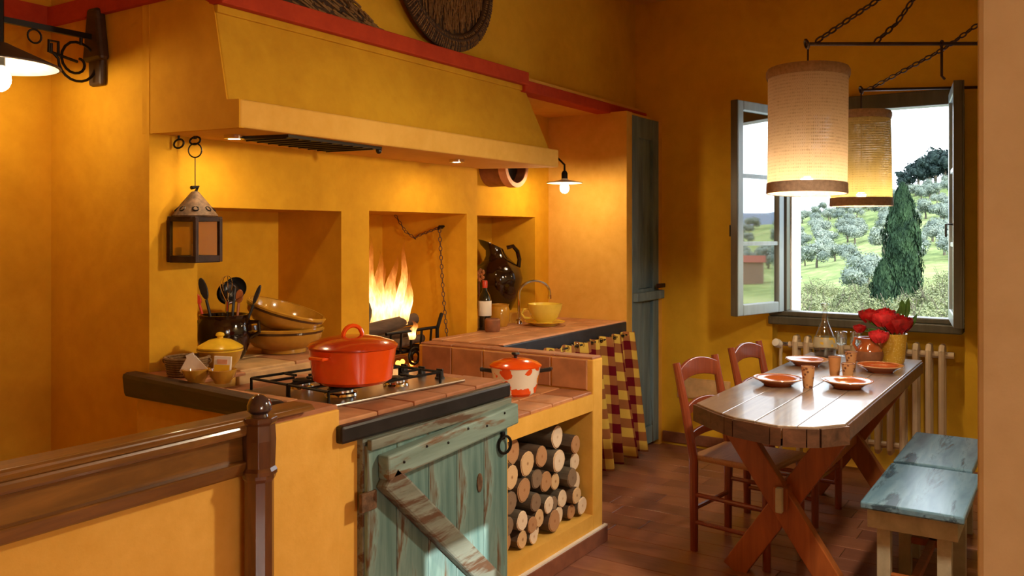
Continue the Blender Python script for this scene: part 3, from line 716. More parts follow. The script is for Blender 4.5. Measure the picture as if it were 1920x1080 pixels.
# ---- flowered enamel pot on the low shelf
ep = thing('enamel_pot', 'white enamel pot with orange flowers and orange lid on the low shelf', 'pot', (3.43, 2.22, 0.750))
MB().lathe([(0, 0), (0.085, 0), (0.098, 0.012), (0.118, 0.125), (0.121, 0.132), (0.114, 0.132), (0.092, 0.014), (0, 0.014)], n=36).build('body', M['flower_enamel'], ep, True)
ld = MB().lathe([(0.124, 0.132), (0.125, 0.138), (0.105, 0.152), (0.06, 0.166), (0, 0.172)], n=36).build('lid', M['orange'], ep, True)
MB().lathe([(0.008, 0.170), (0.009, 0.180), (0.020, 0.188), (0.018, 0.196), (0, 0.198)], n=14).build('lid_knob', M['black_plastic'], ld, True)
for s in (-1, 1):
    MB().tube([(s * 0.11 * 0.55, -s * 0.11 * 0.83, 0.108), (s * 0.165 * 0.55, -s * 0.165 * 0.83, 0.116), (s * 0.165 * 0.55 + 0.02, -s * 0.165 * 0.83 + 0.01, 0.116)], 0.010, 8).build('side_handle', M['black_plastic'], ep, True)

# ---- tureen, bowls, crocks in and by the niche
tu = thing('lidded_tureen', 'yellow ceramic tureen with knobbed lid beside the brown crock', 'tureen', (2.222, 2.825, 0.970)); tu.scale = (0.74, 0.74, 0.88)
MB().lathe([(0, 0), (0.07, 0), (0.072, 0.012), (0.10, 0.045), (0.118, 0.092), (0.122, 0.098), (0.113, 0.098), (0.095, 0.05), (0.06, 0.012), (0, 0.012)], n=36).build('body', M['honey'], tu, True)
MB().lathe([(0.113, 0.090), (0.120, 0.089), (0.120, 0.096), (0.113, 0.099)], n=36).build('rim', M['yellow_glaze'], tu, True)
ld = MB().lathe([(0.118, 0.100), (0.119, 0.106), (0.10, 0.118), (0.055, 0.138), (0.02, 0.144), (0, 0.145)], n=36).build('lid', M['yellow_glaze'], tu, True)
MB().lathe([(0.016, 0.142), (0.016, 0.150), (0.024, 0.156), (0.020, 0.166), (0.010, 0.170), (0, 0.172)], n=16).build('lid_knob', M['yellow_glaze'], ld, True)

ck = thing('utensil_crock', 'dark brown glazed crock holding cooking utensils in the niche', 'crock', (2.44, 3.075, 0.970)); ck.scale = (0.9, 0.9, 0.95)
MB().lathe([(0, 0), (0.085, 0), (0.105, 0.03), (0.128, 0.10), (0.126, 0.16), (0.112, 0.185), (0.117, 0.20), (0.108, 0.20), (0.103, 0.185), (0.115, 0.15), (0.09, 0.03), (0, 0.02)], n=36).build('body', M['glaze_brown'], ck, True)
for s in (-1, 1):
    dx, dy = s * 0.55, -s * 0.83
    MB().tube([(0.115 * dx, 0.115 * dy, 0.165), (0.165 * dx, 0.165 * dy, 0.165), (0.168 * dx, 0.168 * dy, 0.12), (0.125 * dx, 0.125 * dy, 0.095)], 0.010, 8).build('ear', M['glaze_brown'], ck, True)
CR = (2.44, 3.075, 0.985)
RX, RY = math.sin(YAW), -math.cos(YAW)      # to the right as seen from the room
def utensil(name, label, mats, base, top, head):
    o = thing(name, label, name.split('_')[-1], CR)
    b0 = Vector((RX * base, RY * base, 0.01)); t0 = Vector((RX * top[0] + 0.02, RY * top[0] + 0.03, top[1]))
    MB().tube([b0, t0], 0.006, 8).build('handle', mats[0], o, True)
    head(o, t0, (t0 - b0).normalized()); return o
def paddle(m, w, l):
    def h(o, t, d):
        pts = []
        b = MB(); r = Vector((RX, RY, 0)); n = r.cross(d).normalized(); k = 14
        f0 = [t + d * (l / 2 + l / 2 * math.sin(2*PI*i/k)) + r * (w / 2 * math.cos(2*PI*i/k)) - n * 0.005 for i in range(k)]
        b.add(f0 + [p + n * 0.010 for p in f0], [tuple(range(k - 1, -1, -1)), tuple(range(k, 2 * k))] + [(i, (i + 1) % k, k + (i + 1) % k, k + i) for i in range(k)])
        b.build('head', m, o, True, 0.002)
    return h
def ladle(m, r_):
    def h(o, t, d):
        MB().lathe([(r_ * math.sin(a), -r_ * 0.55 * math.cos(a)) for a in [PI / 2 * i / 7 for i in range(8)]], tuple(t + Vector((RX, RY, 0)) * 0.0 + Vector((0, 0, 0.0))), 22, (-0.837, -0.547, 0.25)).build('bowl', m, o, True)
    return h
utensil('serving_spoon', 'black plastic spoon leaning left in the brown crock', (M['black_plastic'],), -0.02, (-0.075, 0.235), paddle(M['black_plastic'], 0.036, 0.10))
utensil('steel_ladle', 'shiny steel ladle standing in the brown crock', (M['chrome'],), 0.0, (0.022, 0.265), ladle(M['chrome'], 0.052))
utensil('black_ladle', 'black ladle behind the steel ladle in the brown crock', (M['black_plastic'],), 0.02, (0.05, 0.285), ladle(M['black_plastic'], 0.05))
utensil('red_spatula', 'red spatula at the left edge of the brown crock', (M['red_plastic'],), -0.05, (-0.105, 0.215), paddle(M['red_plastic'], 0.030, 0.05))
utensil('wooden_spoon', 'pale wooden spoon in the brown crock', (M['trestle'],), 0.04, (0.066, 0.22), paddle(M['trestle'], 0.034, 0.06))
utensil('kitchen_knife', 'black knife leaning right out of the brown crock', (M['black_plastic'],), 0.05, (0.13, 0.215), paddle(M['black_plastic'], 0.020, 0.09))
def whisk():
    o = thing('wire_whisk', 'wire whisk with rounded loops in the brown crock', 'whisk', CR); b = MB()
    for k in range(4):
        a = PI * k / 4
        b.tube([(RX * 0.012 + 0.028 * math.sin(PI * i / 12) * math.cos(a) , RY * 0.012 + 0.028 * math.sin(PI * i / 12) * math.sin(a), 0.225 + 0.115 * (math.sin(PI * i / 24))) for i in range(13)] +
               [(RX * 0.012, RY * 0.012, 0.34)], 0.0015, 5)
    b.build('loops', M['chrome'], o, True)
    MB().tube([(0, 0, 0.01), (RX * 0.012, RY * 0.012, 0.23)], 0.007, 8).build('handle', M['chrome'], o, True)
whisk()

def big_bowl(name, label, loc, rot=(0, 0, 0)):
    o = thing(name, label, 'bowl', loc, 0, 'honey-glazed mixing bowls'); o.rotation_euler = rot
    MB().lathe([(0, 0), (0.10, 0), (0.10, 0.016), (0.135, 0.03), (0.170, 0.066), (0.178, 0.108), (0.168, 0.110), (0.160, 0.07), (0.125, 0.032), (0, 0.026)], n=44).build('body', M['honey'], o, True)
    MB().lathe([(0.1755, 0.088), (0.1785, 0.090), (0.1795, 0.098), (0.1770, 0.099)], n=44).build('brown_band', M['band_brown'], o, True)
    MB().lathe([(0.167, 0.106), (0.181, 0.099), (0.183, 0.108), (0.176, 0.113), (0.168, 0.111)], n=44).build('rim', M['honey'], o, True)
    return o
big_bowl('mixing_bowl', 'lower honey-glazed bowl standing level on the niche ledge', (2.735, 3.03, 0.970))
big_bowl('mixing_bowl', 'upper honey-glazed bowl tipped on top of the other bowl', (2.715, 3.035, 1.064), (Matrix.Rotation(math.radians(17), 3, Vector((math.cos(YAW), math.sin(YAW), 0)))).to_euler())

# small things at the left end of the counter
bk = thing('bread_basket', 'small brown woven basket at the left end of the counter', 'basket', (2.075, 2.83, 0.970)); bk.scale = (0.92, 0.92, 0.75)
bd = MB()
for i in range(8): bd.torus((0, 0, 0.010 + i * 0.0115), 0.072 + 0.002 * i, 0.0075, (0, 0, 1), 26, 6)
bd.lathe([(0, 0), (0.07, 0), (0.07, 0.008), (0, 0.008)], n=20)
bd.build('weave', M['basket'], bk, True)
for s in (-1, 1): MB().torus((s * RX * 0.082, s * RY * 0.082, 0.075), 0.016, 0.005, (0.837, 0.547, 0), 14, 6).build('ear', M['basket'], bk, True)
def small_bowl(label, loc):
    o = thing('condiment_bowl', label, 'bowl', loc, 0, 'small yellow condiment bowls')
    MB().lathe([(0, 0), (0.030, 0), (0.031, 0.008), (0.044, 0.024), (0.050, 0.048), (0.045, 0.049), (0.038, 0.026), (0, 0.012)], n=26).build('body', M['honey'], o, True)
    return o
small_bowl('small yellow bowl full of white sachets by the basket', (1.995, 2.668, 0.970))
small_bowl('small yellow bowl with one upright yellow packet', (2.040, 2.580, 0.970))
rng = random.Random(2)
for i, (dx, dz, a) in enumerate(((-0.032, 0.062, 0.5), (-0.012, 0.070, -0.4), (0.008, 0.062, -0.75))):
    s_ = thing('sugar_sachet', ['leftmost white sachet', 'middle white sachet', 'rightmost white sachet'][i] + ' sticking out of the small yellow bowl', 'sachet', (1.995 + RX * dx, 2.668 + RY * dx, 0.970 + dz), 0, 'white sachets')
    s_.rotation_euler = (Matrix.Rotation(a, 3, Vector((0.837, 0.547, 0)))).to_euler()
    b = MB().bar((0, 0, -0.035), (0, 0, 0.030), 0.030, 0.004, (0.837, 0.547, 0)); b.build('packet', M['paper'], s_, False, 0.001)
    MB().bar((0, 0, 0.030), (0, 0, 0.035), 0.030, 0.0015, (0.837, 0.547, 0)).build('crimped_end', M['white'], s_)
pk = thing('soup_packet', 'yellow and white packet standing in the small yellow bowl', 'packet', (2.040, 2.580, 1.03))
pk.rotation_euler = (0.0, 0.08, 0)
MB().bar((0, 0, -0.03), (0, 0, 0.035), 0.062, 0.010, (0.837, 0.547, 0)).build('sleeve', M['paper'], pk, False, 0.001)
MB().bar((-0.0055, -0.0035, -0.025), (-0.0055, -0.0035, 0.005), 0.054, 0.002, (0.837, 0.547, 0)).build('yellow_print', M['yellow_glaze'], pk)
MB().bar((-0.0055, -0.0035, 0.008), (-0.0055, -0.0035, 0.024), 0.036, 0.002, (0.837, 0.547, 0)).build('red_print', M['pink_clay'], pk)

# ---- sink nook things
jg = thing('wine_jug', 'large glossy dark brown jug with pouring lip in the nook niche', 'jug', (4.905, 3.32, 0.985))
MB().lathe([(0, 0), (0.095, 0), (0.10, 0.01), (0.155, 0.13), (0.172, 0.215), (0.155, 0.285), (0.10, 0.335), (0.072, 0.355), (0.066, 0.36), (0, 0.345)], n=40).build('body', M['glaze_brown'], jg, True)
nk_ = MB(); nn_ = 24
for a_, (z_, r_, sh_, up_) in enumerate(((0.335, 0.098, 0.0, 0.0), (0.365, 0.078, 0.006, 0.004), (0.395, 0.070, 0.014, 0.012), (0.425, 0.070, 0.026, 0.022), (0.450, 0.074, 0.036, 0.034), (0.448, 0.064, 0.034, 0.032), (0.40, 0.052, 0.012, 0.0))):
    for k_ in range(nn_):
        t_ = 2 * PI * k_ / nn_; c_, s_ = math.cos(t_), math.sin(t_); e_ = 1 + (0.35 * max(0, -c_) ** 3 if z_ > 0.42 else 0)
        lx = c_ * r_ * e_ - sh_; nk_.v.append((RX * lx + 0.837 * s_ * r_ * 0.85, RY * lx + 0.547 * s_ * r_ * 0.85, z_ - c_ * up_))
for a_ in range(6):
    for k_ in range(nn_): nk_.f.append((a_ * nn_ + k_, a_ * nn_ + (k_ + 1) % nn_, (a_ + 1) * nn_ + (k_ + 1) % nn_, (a_ + 1) * nn_ + k_))
nk_.build('neck', M['glaze_brown'], jg, True)
MB().tube([(RX * a, RY * a, z) for a, z in ((0.062, 0.425), (0.105, 0.435), (0.135, 0.40), (0.148, 0.345), (0.142, 0.29))], 0.015, 10).build('handle', M['glaze_brown'], jg, True)
yj = thing('storage_jar', 'small yellow jar half hidden behind the oil bottle', 'jar', (4.545, 3.06, 0.920))
MB().lathe([(0, 0), (0.045, 0), (0.062, 0.03), (0.064, 0.10), (0.055, 0.125), (0.06, 0.14), (0.052, 0.14), (0.05, 0.12), (0, 0.11)], n=26).build('body', M['honey'], yj, True)
ob = thing('oil_bottle', 'dark bottle with white label and red cap by the sink', 'bottle', (4.335, 3.03, 0.920))
MB().lathe([(0, 0), (0.038, 0), (0.040, 0.008), (0.040, 0.185), (0.030, 0.215), (0.015, 0.24), (0.014, 0.285), (0, 0.285)], n=24).build('body', M['bottle'], ob, True)
MB().lathe([(0.0405, 0.085), (0.0412, 0.086), (0.0412, 0.175), (0.0405, 0.176)], n=24).build('label', M['paper'], ob, True)
MB().lathe([(0.016, 0.255), (0.017, 0.265), (0.017, 0.295), (0.014, 0.300), (0, 0.300)], n=16).build('cap', M['red_plastic'], ob, True)
cp_ = MB(); 
ct = thing('clay_pot', 'small brown clay pot in front of the dark bottle', 'pot', (4.272, 2.93, 0.920))
MB().lathe([(0, 0), (0.040, 0), (0.047, 0.012), (0.047, 0.070), (0.040, 0.078), (0.034, 0.078), (0.036, 0.066), (0, 0.06)], n=24).build('body', M['clay'], ct, True)
cl = thing('herb_bunch', 'dried rust-brown herb bunch above the dark bottle', 'herbs', (4.35, 3.085, 0.920)); b = MB()
for i in range(34):
    a = rng.uniform(0, 2 * PI); r = rng.uniform(0.0, 0.035); z = 0.32 + rng.uniform(-0.03, 0.045)
    b.ball((math.cos(a) * r, math.sin(a) * r, z), rng.uniform(0.006, 0.012), 7, 5)
b.build('heads', plain('dried_herb', (0.34, 0.12, 0.03), 0.9, var=0.4), cl, True)
MB().tube([(0, 0, 0.0), (0.0, 0.0, 0.30)], 0.005, 6).build('stalk', M['clay'], cl, True)
sc_ = thing('saucer', 'yellow saucer under the large yellow cup by the sink', 'saucer', (4.74, 2.845, 0.921))
MB().lathe([(0, 0), (0.075, 0), (0.08, 0.006), (0.128, 0.022), (0.130, 0.027), (0.12, 0.024), (0.075, 0.012), (0, 0.010)], n=36).build('dish', M['yellow_cup'], sc_, True)
MB().torus((0, 0, 0.025), 0.128, 0.003, (0, 0, 1), 36, 6).build('rim', M['yellow_glaze'], sc_, True)
cu = thing('large_cup', 'large pale yellow cup standing on the yellow saucer', 'cup', (4.74, 2.845, 0.933))
MB().lathe([(0, 0), (0.05, 0), (0.052, 0.012), (0.085, 0.04), (0.107, 0.09), (0.113, 0.125), (0.108, 0.125), (0.10, 0.09), (0.075, 0.035), (0, 0.016)], n=36).build('bowl', M['yellow_cup'], cu, True)
MB().tube([(-RX * a, -RY * a, z) for a, z in ((0.10, 0.092), (0.135, 0.088), (0.148, 0.06), (0.13, 0.036), (0.082, 0.034))], 0.008, 8).build('handle', M['yellow_cup'], cu, True)
tp = thing('sink_tap', 'curved chrome swan-neck tap behind the yellow cup', 'tap', (4.745, 3.045, 0.920))
MB().lathe([(0, 0), (0.026, 0), (0.024, 0.02), (0.013, 0.03), (0.012, 0.07)], n=18).build('base', M['chrome'], tp, True)
nk = [(0, 0, 0.05), (0, 0, 0.19)] + [(0.125 * (1 - math.cos(PI * i / 12)) * 0.93, -0.125 * (1 - math.cos(PI * i / 12)) * 0.38, 0.19 + 0.085 * math.sin(PI * i / 12)) for i in range(1, 13)] + [(0.2325, -0.095, 0.165)]
MB().tube(nk, 0.010, 10).build('neck', M['chrome'], tp, True)
MB().tube([(0.2325, -0.095, 0.175), (0.2325, -0.095, 0.150)], 0.013, 10).build('nozzle', M['chrome'], tp, True)
pp = thing('vent_pipe', 'round clay pipe end poking from the nook wall under the hood', 'pipe', (4.55, 2.94, 1.93))
MB().lathe([(0.105, 0.0), (0.125, 0.0), (0.125, 0.20), (0.105, 0.20), (0.105, 0.0)], (0, 0, 0), 30, (0, 1, 0)).build('sleeve', M['clay'], pp, True)
MB().lathe([(0.106, -0.006), (0.134, -0.006), (0.134, 0.05), (0.106, 0.05), (0.106, -0.006)], (0, 0, 0), 30, (0, 1, 0)).build('collar', M['pink_clay'], pp, True)
MB().lathe([(0, 0.06), (0.106, 0.06), (0.106, 0.08), (0, 0.08)], (0, 0, 0), 24, (0, 1, 0)).build('bore_shade', M['dark_parts'], pp, True)  # dark disc stands in for the shade within the pipe
# nook lamp on its curved bracket
nl = thing('nook_lamp', 'flat-shaded wall lamp with bare bulb in the sink nook', 'lamp', (4.845, 2.76, 1.83))
MB().lathe([(0.0, 0.030), (0.022, 0.030), (0.026, 0.022), (0.115, 0.006), (0.117, 0.002), (0.113, 0.0), (0.024, 0.014), (0, 0.016)], n=34).build('shade', plain('enamel_shade', (0.80, 0.76, 0.68), 0.3), nl, True)
MB().lathe([(0.020, 0.025), (0.020, 0.065), (0.012, 0.080), (0, 0.082)], n=16).build('socket', M['iron'], nl, True)
MB().tube([(0, 0, 0.075), (0, 0.0, 0.12), (0.0, 0.05, 0.165), (0, 0.14, 0.175), (0, 0.38, 0.175)], 0.007, 8).build('arm', M['iron'], nl, True)
MB().lathe([(0, 0), (0.035, 0), (0.035, 0.012), (0, 0.012)], (0, 0.368, 0.175), 18, (0, 1, 0)).build('wall_plate', M['iron'], nl, True)
MB().ball((0, 0, -0.030), 0.030, 14, 8, 1.15).build('bulb', emit('nook_bulb', BULB, 300), nl, True)

# ================================================================ FIREPLACE
fp = (3.70, 3.32, 0.752)
gt = thing('fire_grate', 'black iron grate with bars holding the burning logs', 'grate', fp)
G = lambda n, mb, m=M['iron'], sm=True: mb.build(n, m, gt, sm)
for y in (-0.16, 0.16): G('base_bar', MB().tube([(-0.24, y, 0.09), (0.27, y, 0.09)], 0.010, 8))
for i in range(6): x = -0.2 + i * 0.088; G('cross_bar', MB().tube([(x, -0.19, 0.10), (x, 0.2, 0.10)], 0.008, 8))
for i in range(5): x = -0.12 + i * 0.088; G('front_bar', MB().tube([(x, -0.185, 0.10), (x, -0.195, 0.21)], 0.007, 8))
G('front_rail', MB().tube([(-0.16, -0.195, 0.21), (0.28, -0.195, 0.21)], 0.009, 8))
for x in (-0.2, 0.26):
    for y in (-0.16, 0.16): G('foot', MB().tube([(x, y, 0.09), (x, y, 0.001)], 0.010, 8))
G('andiron', MB().tube([(0.28, -0.2, 0.001), (0.28, -0.2, 0.20), (0.30, -0.21, 0.27), (0.315, -0.205, 0.285)], 0.011, 8))
G('scroll', MB().tube([(0.05 + 0.06 * math.cos(a) * (1 - a / 16), -0.22, 0.065 + 0.055 * math.sin(a) * (1 - a / 16)) for a in [i * 0.4 for i in range(26)]], 0.008, 8))
rng = random.Random(21)
def burn_log(label, a, b, r, m):
    o = thing('burning_log', label, 'log', fp, 0, 'logs on the fire'); n = 12; a = Vector(a); b = Vector(b)
    pts = [a.lerp(b, i / 5) + Vector((rng.uniform(-.006, .006), rng.uniform(-.006, .006), rng.uniform(-.004, .004))) for i in range(6)]
    MB().tube(pts, [r * rng.uniform(0.88, 1.08) for _ in pts], n).build('wood', m, o, True)
    d = (b - a).normalized(); MB().lathe([(0, 0), (r * 0.86, 0), (r * 0.8, 0.006), (0, 0.006)], tuple(b), n, tuple(d)).build('charred_end', M['char'], o)
    return o
burn_log('ashy grey log lying across the front of the grate', (-0.30, -0.13, 0.225), (0.18, -0.11, 0.265), 0.036, M['ash_log'])
burn_log('charred log tilted up behind the flames', (-0.18, 0.02, 0.20), (0.10, 0.10, 0.45), 0.052, M['char'])
burn_log('dark log at the back of the grate', (-0.22, 0.13, 0.155), (0.24, 0.12, 0.165), 0.050, M['char'])
burn_log('split log in the middle of the grate', (-0.26, -0.05, 0.16), (0.24, -0.03, 0.16), 0.046, M['ash_log'])
burn_log('small branch under the split log', (-0.08, -0.12, 0.135), (0.26, -0.1, 0.14), 0.026, M['ash_log'])
em = thing('embers', 'glowing embers lying under the grate', 'embers', fp)
eb = MB()
for i in range(26): eb.ball((rng.uniform(-0.22, 0.2), rng.uniform(-0.15, 0.15), 0.014), rng.uniform(0.010, 0.02), 7, 5)
eo = eb.build('coals', M['ember'], em); eo['kind'] = 'stuff'
def flame_mat(name, strength):
    t = NT(name); sep = t.node('ShaderNodeSeparateXYZ'); t.l.new(t.co.outputs['UV'], sep.inputs[0])
    nz = t.noise(7, 4, 0.6, t.mapping((7, 7, 2.2))); h = t.math('ADD', sep.outputs[1], t.math('MULTIPLY', t.math('SUBTRACT', nz, 0.5), 0.5))
    col = t.ramp(h, [(0.0, (1.0, 0.42, 0.10)), (0.30, (1.0, 0.66, 0.28)), (0.55, (1.0, 0.36, 0.07)), (0.95, (0.9, 0.14, 0.01))])
    e = t.node('ShaderNodeEmission'); t.l.new(col, e.inputs[0])
    t.l.new(t.math('MULTIPLY', t.ramp(h, [(0.0, 0.5), (0.25, 1.0), (0.7, 0.28), (1.0, 0.1)]), strength), e.inputs[1])
    tp = t.node('ShaderNodeBsdfTransparent'); mx = t.node('ShaderNodeMixShader')
    t.l.new(t.ramp(h, [(0.0, 0.75), (0.25, 0.9), (0.6, 0.5), (0.95, 0.08)]), mx.inputs[0]); t.l.new(tp.outputs[0], mx.inputs[1]); t.l.new(e.outputs[0], mx.inputs[2])
    t.l.new(mx.outputs[0], t.out.inputs[0]); return t.m
M['flame'] = flame_mat('flame', 4.0)
fl = thing('fire', 'leaping orange and yellow flames burning in the fireplace', 'fire', fp)
for (u, dy, z0, hgt, wd, lean) in ((-0.04, 0.0, 0.20, 0.40, 0.050, -0.03), (-0.09, -0.03, 0.18, 0.50, 0.040, -0.06), (0.01, 0.02, 0.22, 0.36, 0.050, 0.03), (-0.06, 0.06, 0.20, 0.46, 0.045, -0.02), (0.05, -0.04, 0.24, 0.28, 0.038, 0.05), (-0.12, 0.02, 0.16, 0.34, 0.045, -0.01), (0.02, -0.02, 0.22, 0.44, 0.034, 0.07), (-0.02, 0.04, 0.20, 0.33, 0.06, 0.0), (0.07, 0.03, 0.28, 0.20, 0.03, 0.03), (-0.14, -0.05, 0.12, 0.22, 0.035, -0.02), (0.06, 0.06, 0.27, 0.20, 0.05, 0.02), (-0.17, -0.08, 0.14, 0.12, 0.04, 0.0), (0.05, -0.10, 0.16, 0.10, 0.03, 0.01)):
    b = MB(); b.uv = []; n = 14; k = 12; ph = rng.random() * 6
    for i in range(k + 1):
        v = i / k; r = wd * (math.sin(PI * min(1, (v * 0.82 + 0.18))) ** 0.8) * (1 - v * 0.45) if v < 1 else 0.0005
        off = lean * v + 0.022 * math.sin(v * 8 + ph) * v
        for j in range(n):
            a = 2 * PI * j / n; rr = r * (1 + 0.22 * math.sin(3 * a + ph + v * 5))
            b.v.append((RX * (u + off + 0.06) + math.cos(a) * rr, RY * (u + off + 0.06) + dy + math.sin(a) * rr * 0.7, z0 + hgt * 1.15 * v)); b.uv.append((j / n, v))
    for i in range(k):
        for j in range(n): b.f.append((i * n + j, i * n + (j + 1) % n, (i + 1) * n + (j + 1) % n, (i + 1) * n + j))
    b.build('flame_tongue', M['flame'], fl, True)
def chain(mb, pts, link=0.02, r=0.0028):
    pts = [Vector(p) for p in pts]; seg = []; L = 0
    for a, b in zip(pts, pts[1:]): seg.append((L, a, b)); L += (b - a).length
    n = max(1, int(L / (link * 1.35)))
    for i in range(n):
        s = (i + .5) / n * L
        for (l0, a, b) in seg:
            if s <= l0 + (b - a).length + 1e-6: break
        d = (b - a).normalized(); c = a + d * (s - l0); o1 = d.orthogonal().normalized(); o2 = d.cross(o1); u = o1 if i % 2 else o2
        mb.tube([c + d * (link * 0.75 * math.cos(2*PI*q/10)) + u * (link * 0.42 * math.sin(2*PI*q/10)) for q in range(10)], r, 5, closed=True)
    return mb
pc = thing('pot_chain', 'iron chain hanging down the right side of the fireplace', 'chain', (4.09, 3.19, 0.76))
chain(MB(), [(0, 0, 0.78), (0.01, -0.02, 0.40), (0.0, -0.07, 0.02)], 0.020, 0.0032).build('links', M['rusty'], pc, True)
MB().tube([(0.045, 0.0, 0.79), (0, 0, 0.79), (-0.01, 0, 0.77)], 0.007, 8).build('hook', M['iron'], pc, True)
sc2 = thing('swag_chain', 'thin chain sagging across the top of the fireplace', 'chain', (4.09, 3.3, 1.4))
chain(MB(), [(0.0, -0.1, 0.14), (0.02, 0.05, 0.10), (0.02, 0.10, 0.08), (0.02, 0.17, 0.12), (0.02, 0.30, 0.28)], 0.018, 0.0025).build('links', M['rusty'], sc2, True)
MB().tube([(0.045, -0.1, 0.142), (0.0, -0.1, 0.142)], 0.006, 8).build('pin', M['iron'], sc2, True)

# ================================================================ LANTERN, WALL LAMP, BASKETS
ln = thing('hanging_lantern', 'old tin candle lantern hanging from the hood on a wire', 'lantern', (2.196, 2.945, 1.395), 0.17)
s = 0.066; hb_ = 0.175
for x in (-s, s):
    for y in (-s, s): MB().bar((x, y, 0.0), (x, y, hb_), 0.016, 0.016, (0, 1, 0)).build('corner_post', M['iron_brown'], ln, False, 0.002)
for z, h in ((0.008, 0.026), (hb_ - 0.006, 0.020)):
    for a in (-s, s):
        MB().box(-s - 0.009, s + 0.009, a - 0.006, a + 0.006, z - 0.008, z + h - 0.008).build('frame_bar', M['iron_brown'], ln, False, 0.002)
        MB().box(a - 0.006, a + 0.006, -s - 0.003, s + 0.003, z - 0.008, z + h - 0.008).build('frame_bar', M['iron_brown'], ln, False, 0.002)
for a in (-1, 1):
    MB().box(-s + 0.008, s - 0.008, a * s - 0.001, a * s + 0.001, 0.02, hb_ - 0.012).build('pane', M['amber_pane'], ln)
    MB().box(a * s - 0.001, a * s + 0.001, -s + 0.008, s - 0.008, 0.02, hb_ - 0.012).build('pane', M['amber_pane'], ln)
MB().box(-s, s, -s, s, -0.002, 0.008).build('floor_plate', M['iron_brown'], ln)
rf = MB().lathe([(0.085, hb_ + 0.004), (0.088, hb_ + 0.010), (0.055, hb_ + 0.055), (0.014, hb_ + 0.105), (0, hb_ + 0.108)], n=16).build('roof', M['rusty'], ln, True)
for k in range(8):
    a = k * PI / 4; r = 0.068; MB().torus((r * math.cos(a), r * math.sin(a), hb_ + 0.036), 0.011, 0.003, (math.cos(a), math.sin(a), 1.0), 12, 5).build('vent', M['iron'], rf)
MB().tube([(0.0, 0.0, hb_ + 0.10), (0.015, 0.0, hb_ + 0.125), (-0.02, 0.0, hb_ + 0.12)], 0.008, 8).build('cap', M['iron'], ln, True)
MB().tube([(0, 0, hb_ + 0.12), (0, 0, 0.415)], 0.002, 6).build('wire', M['iron'], ln, True)
MB().torus((0, 0, 0.445), 0.028, 0.003, (1, 0.3, 0), 22, 6).build('wire_ring', M['iron'], ln)
MB().torus((0, 0, 0.484), 0.018, 0.0042, (1, 0.2, 0), 20, 6, 0.8, 1.3).build('hook_ring', M['iron'], ln)
MB().tube([(0, 0, 0.49), (0, 0, 0.502)], 0.007, 8).build('staple', M['iron'], ln)
MB().tube([(0, 0, 0.01), (0, 0, 0.07)], 0.014, 10).build('candle', M['paper'], ln, True)
rg = thing('iron_ring', 'empty iron ring fixed under the hood left of the lantern', 'ring', (2.150, 2.985, 1.865))
MB().torus((0, 0, 0), 0.020, 0.004, (1, 0.2, 0), 20, 6, 0.85, 1.25).build('loop', M['iron'], rg)
MB().tube([(0, 0, 0.018), (0, 0, 0.032)], 0.005, 6).build('staple', M['iron'], rg)

wl_ = thing('bracket_lamp', 'wrought-iron scroll bracket lamp with conical shade on the stair wall', 'lamp', (2.043, 3.345, 2.25))
W = lambda n, mb, m=M['iron'], sm=True, bev=0: mb.build(n, m, wl_, sm, bev)
W('wall_plate', MB().hexa([(-0.035, y, -0.135) for y in ()] or [(-0.03, -0.045, -0.14), (0.0, -0.045, -0.14), (0.0, 0.045, -0.14), (-0.03, 0.045, -0.14)], [(-0.03, -0.05, 0.03), (0.0, -0.05, 0.03), (0.0, 0.05, 0.03), (-0.03, 0.05, 0.03)]), M['beam'], False, 0.012)
W('back_board', MB().hexa([(-0.045, -0.07, -0.04), (0, -0.07, -0.04), (0, 0.07, -0.04), (-0.045, 0.07, -0.04)], [(-0.045, -0.035, 0.175), (0, -0.035, 0.175), (0, 0.035, 0.175), (-0.045, 0.035, 0.175)]), M['beam'], False, 0.015)
W('arm', MB().bar((-0.04, 0, 0.055), (-0.60, 0, 0.055), 0.016, 0.022), sm=False)
sp_ = [(-0.10 - (0.075 - 0.0046 * i) * math.cos(i * 0.5 + 1.2), 0, -0.055 + (0.075 - 0.0046 * i) * math.sin(i * 0.5 + 1.2)) for i in range(15)]
W('scroll', MB().tube([(-0.205, 0, 0.0), (-0.205, 0, -0.03)] + [(-0.10 + 0.078 * math.cos(a), 0, -0.055 + 0.078 * math.sin(a)) for a in [PI + 0.1 * 0 + i * 0.3 for i in range(0, 18)]] +
                      [(-0.10 + (0.078 - 0.0042 * i) * math.cos(PI + 5.1 + i * 0.36), 0, -0.055 + (0.078 - 0.0042 * i) * math.sin(PI + 5.1 + i * 0.36)) for i in range(1, 16)], 0.0055, 8))
W('key_bar', MB().tube([(-0.10, 0, -0.055), (-0.205, 0, -0.035), (-0.215, 0, -0.035), (-0.215, 0, 0.01), (-0.178, 0, 0.01), (-0.178, 0, -0.04)], 0.006, 8))
W('hook_ring', MB().torus((-0.27, 0, 0.015), 0.026, 0.004, (0, 1, 0), 20, 6))
W('drop', MB().tube([(-0.085, 0, 0.055), (-0.085, 0, 0.015)], 0.007, 8))
LX = -0.400
W('stem', MB().tube([(LX, 0, 0.16), (LX, 0, -0.06)], 0.016, 10))
W('shade', MB().lathe([(0.03, -0.035), (0.05, -0.045), (0.205, -0.115), (0.207, -0.120), (0.20, -0.120), (0.045, -0.055), (0.0, -0.05)], (LX, 0, 0), 36), plain('iron_shade', (0.06, 0.05, 0.04), 0.5))
W('shade_lining', MB().lathe([(0.0, -0.056), (0.045, -0.060), (0.198, -0.122)], (LX, 0, 0), 36), plain('white_lining', (0.85, 0.82, 0.75), 0.4))
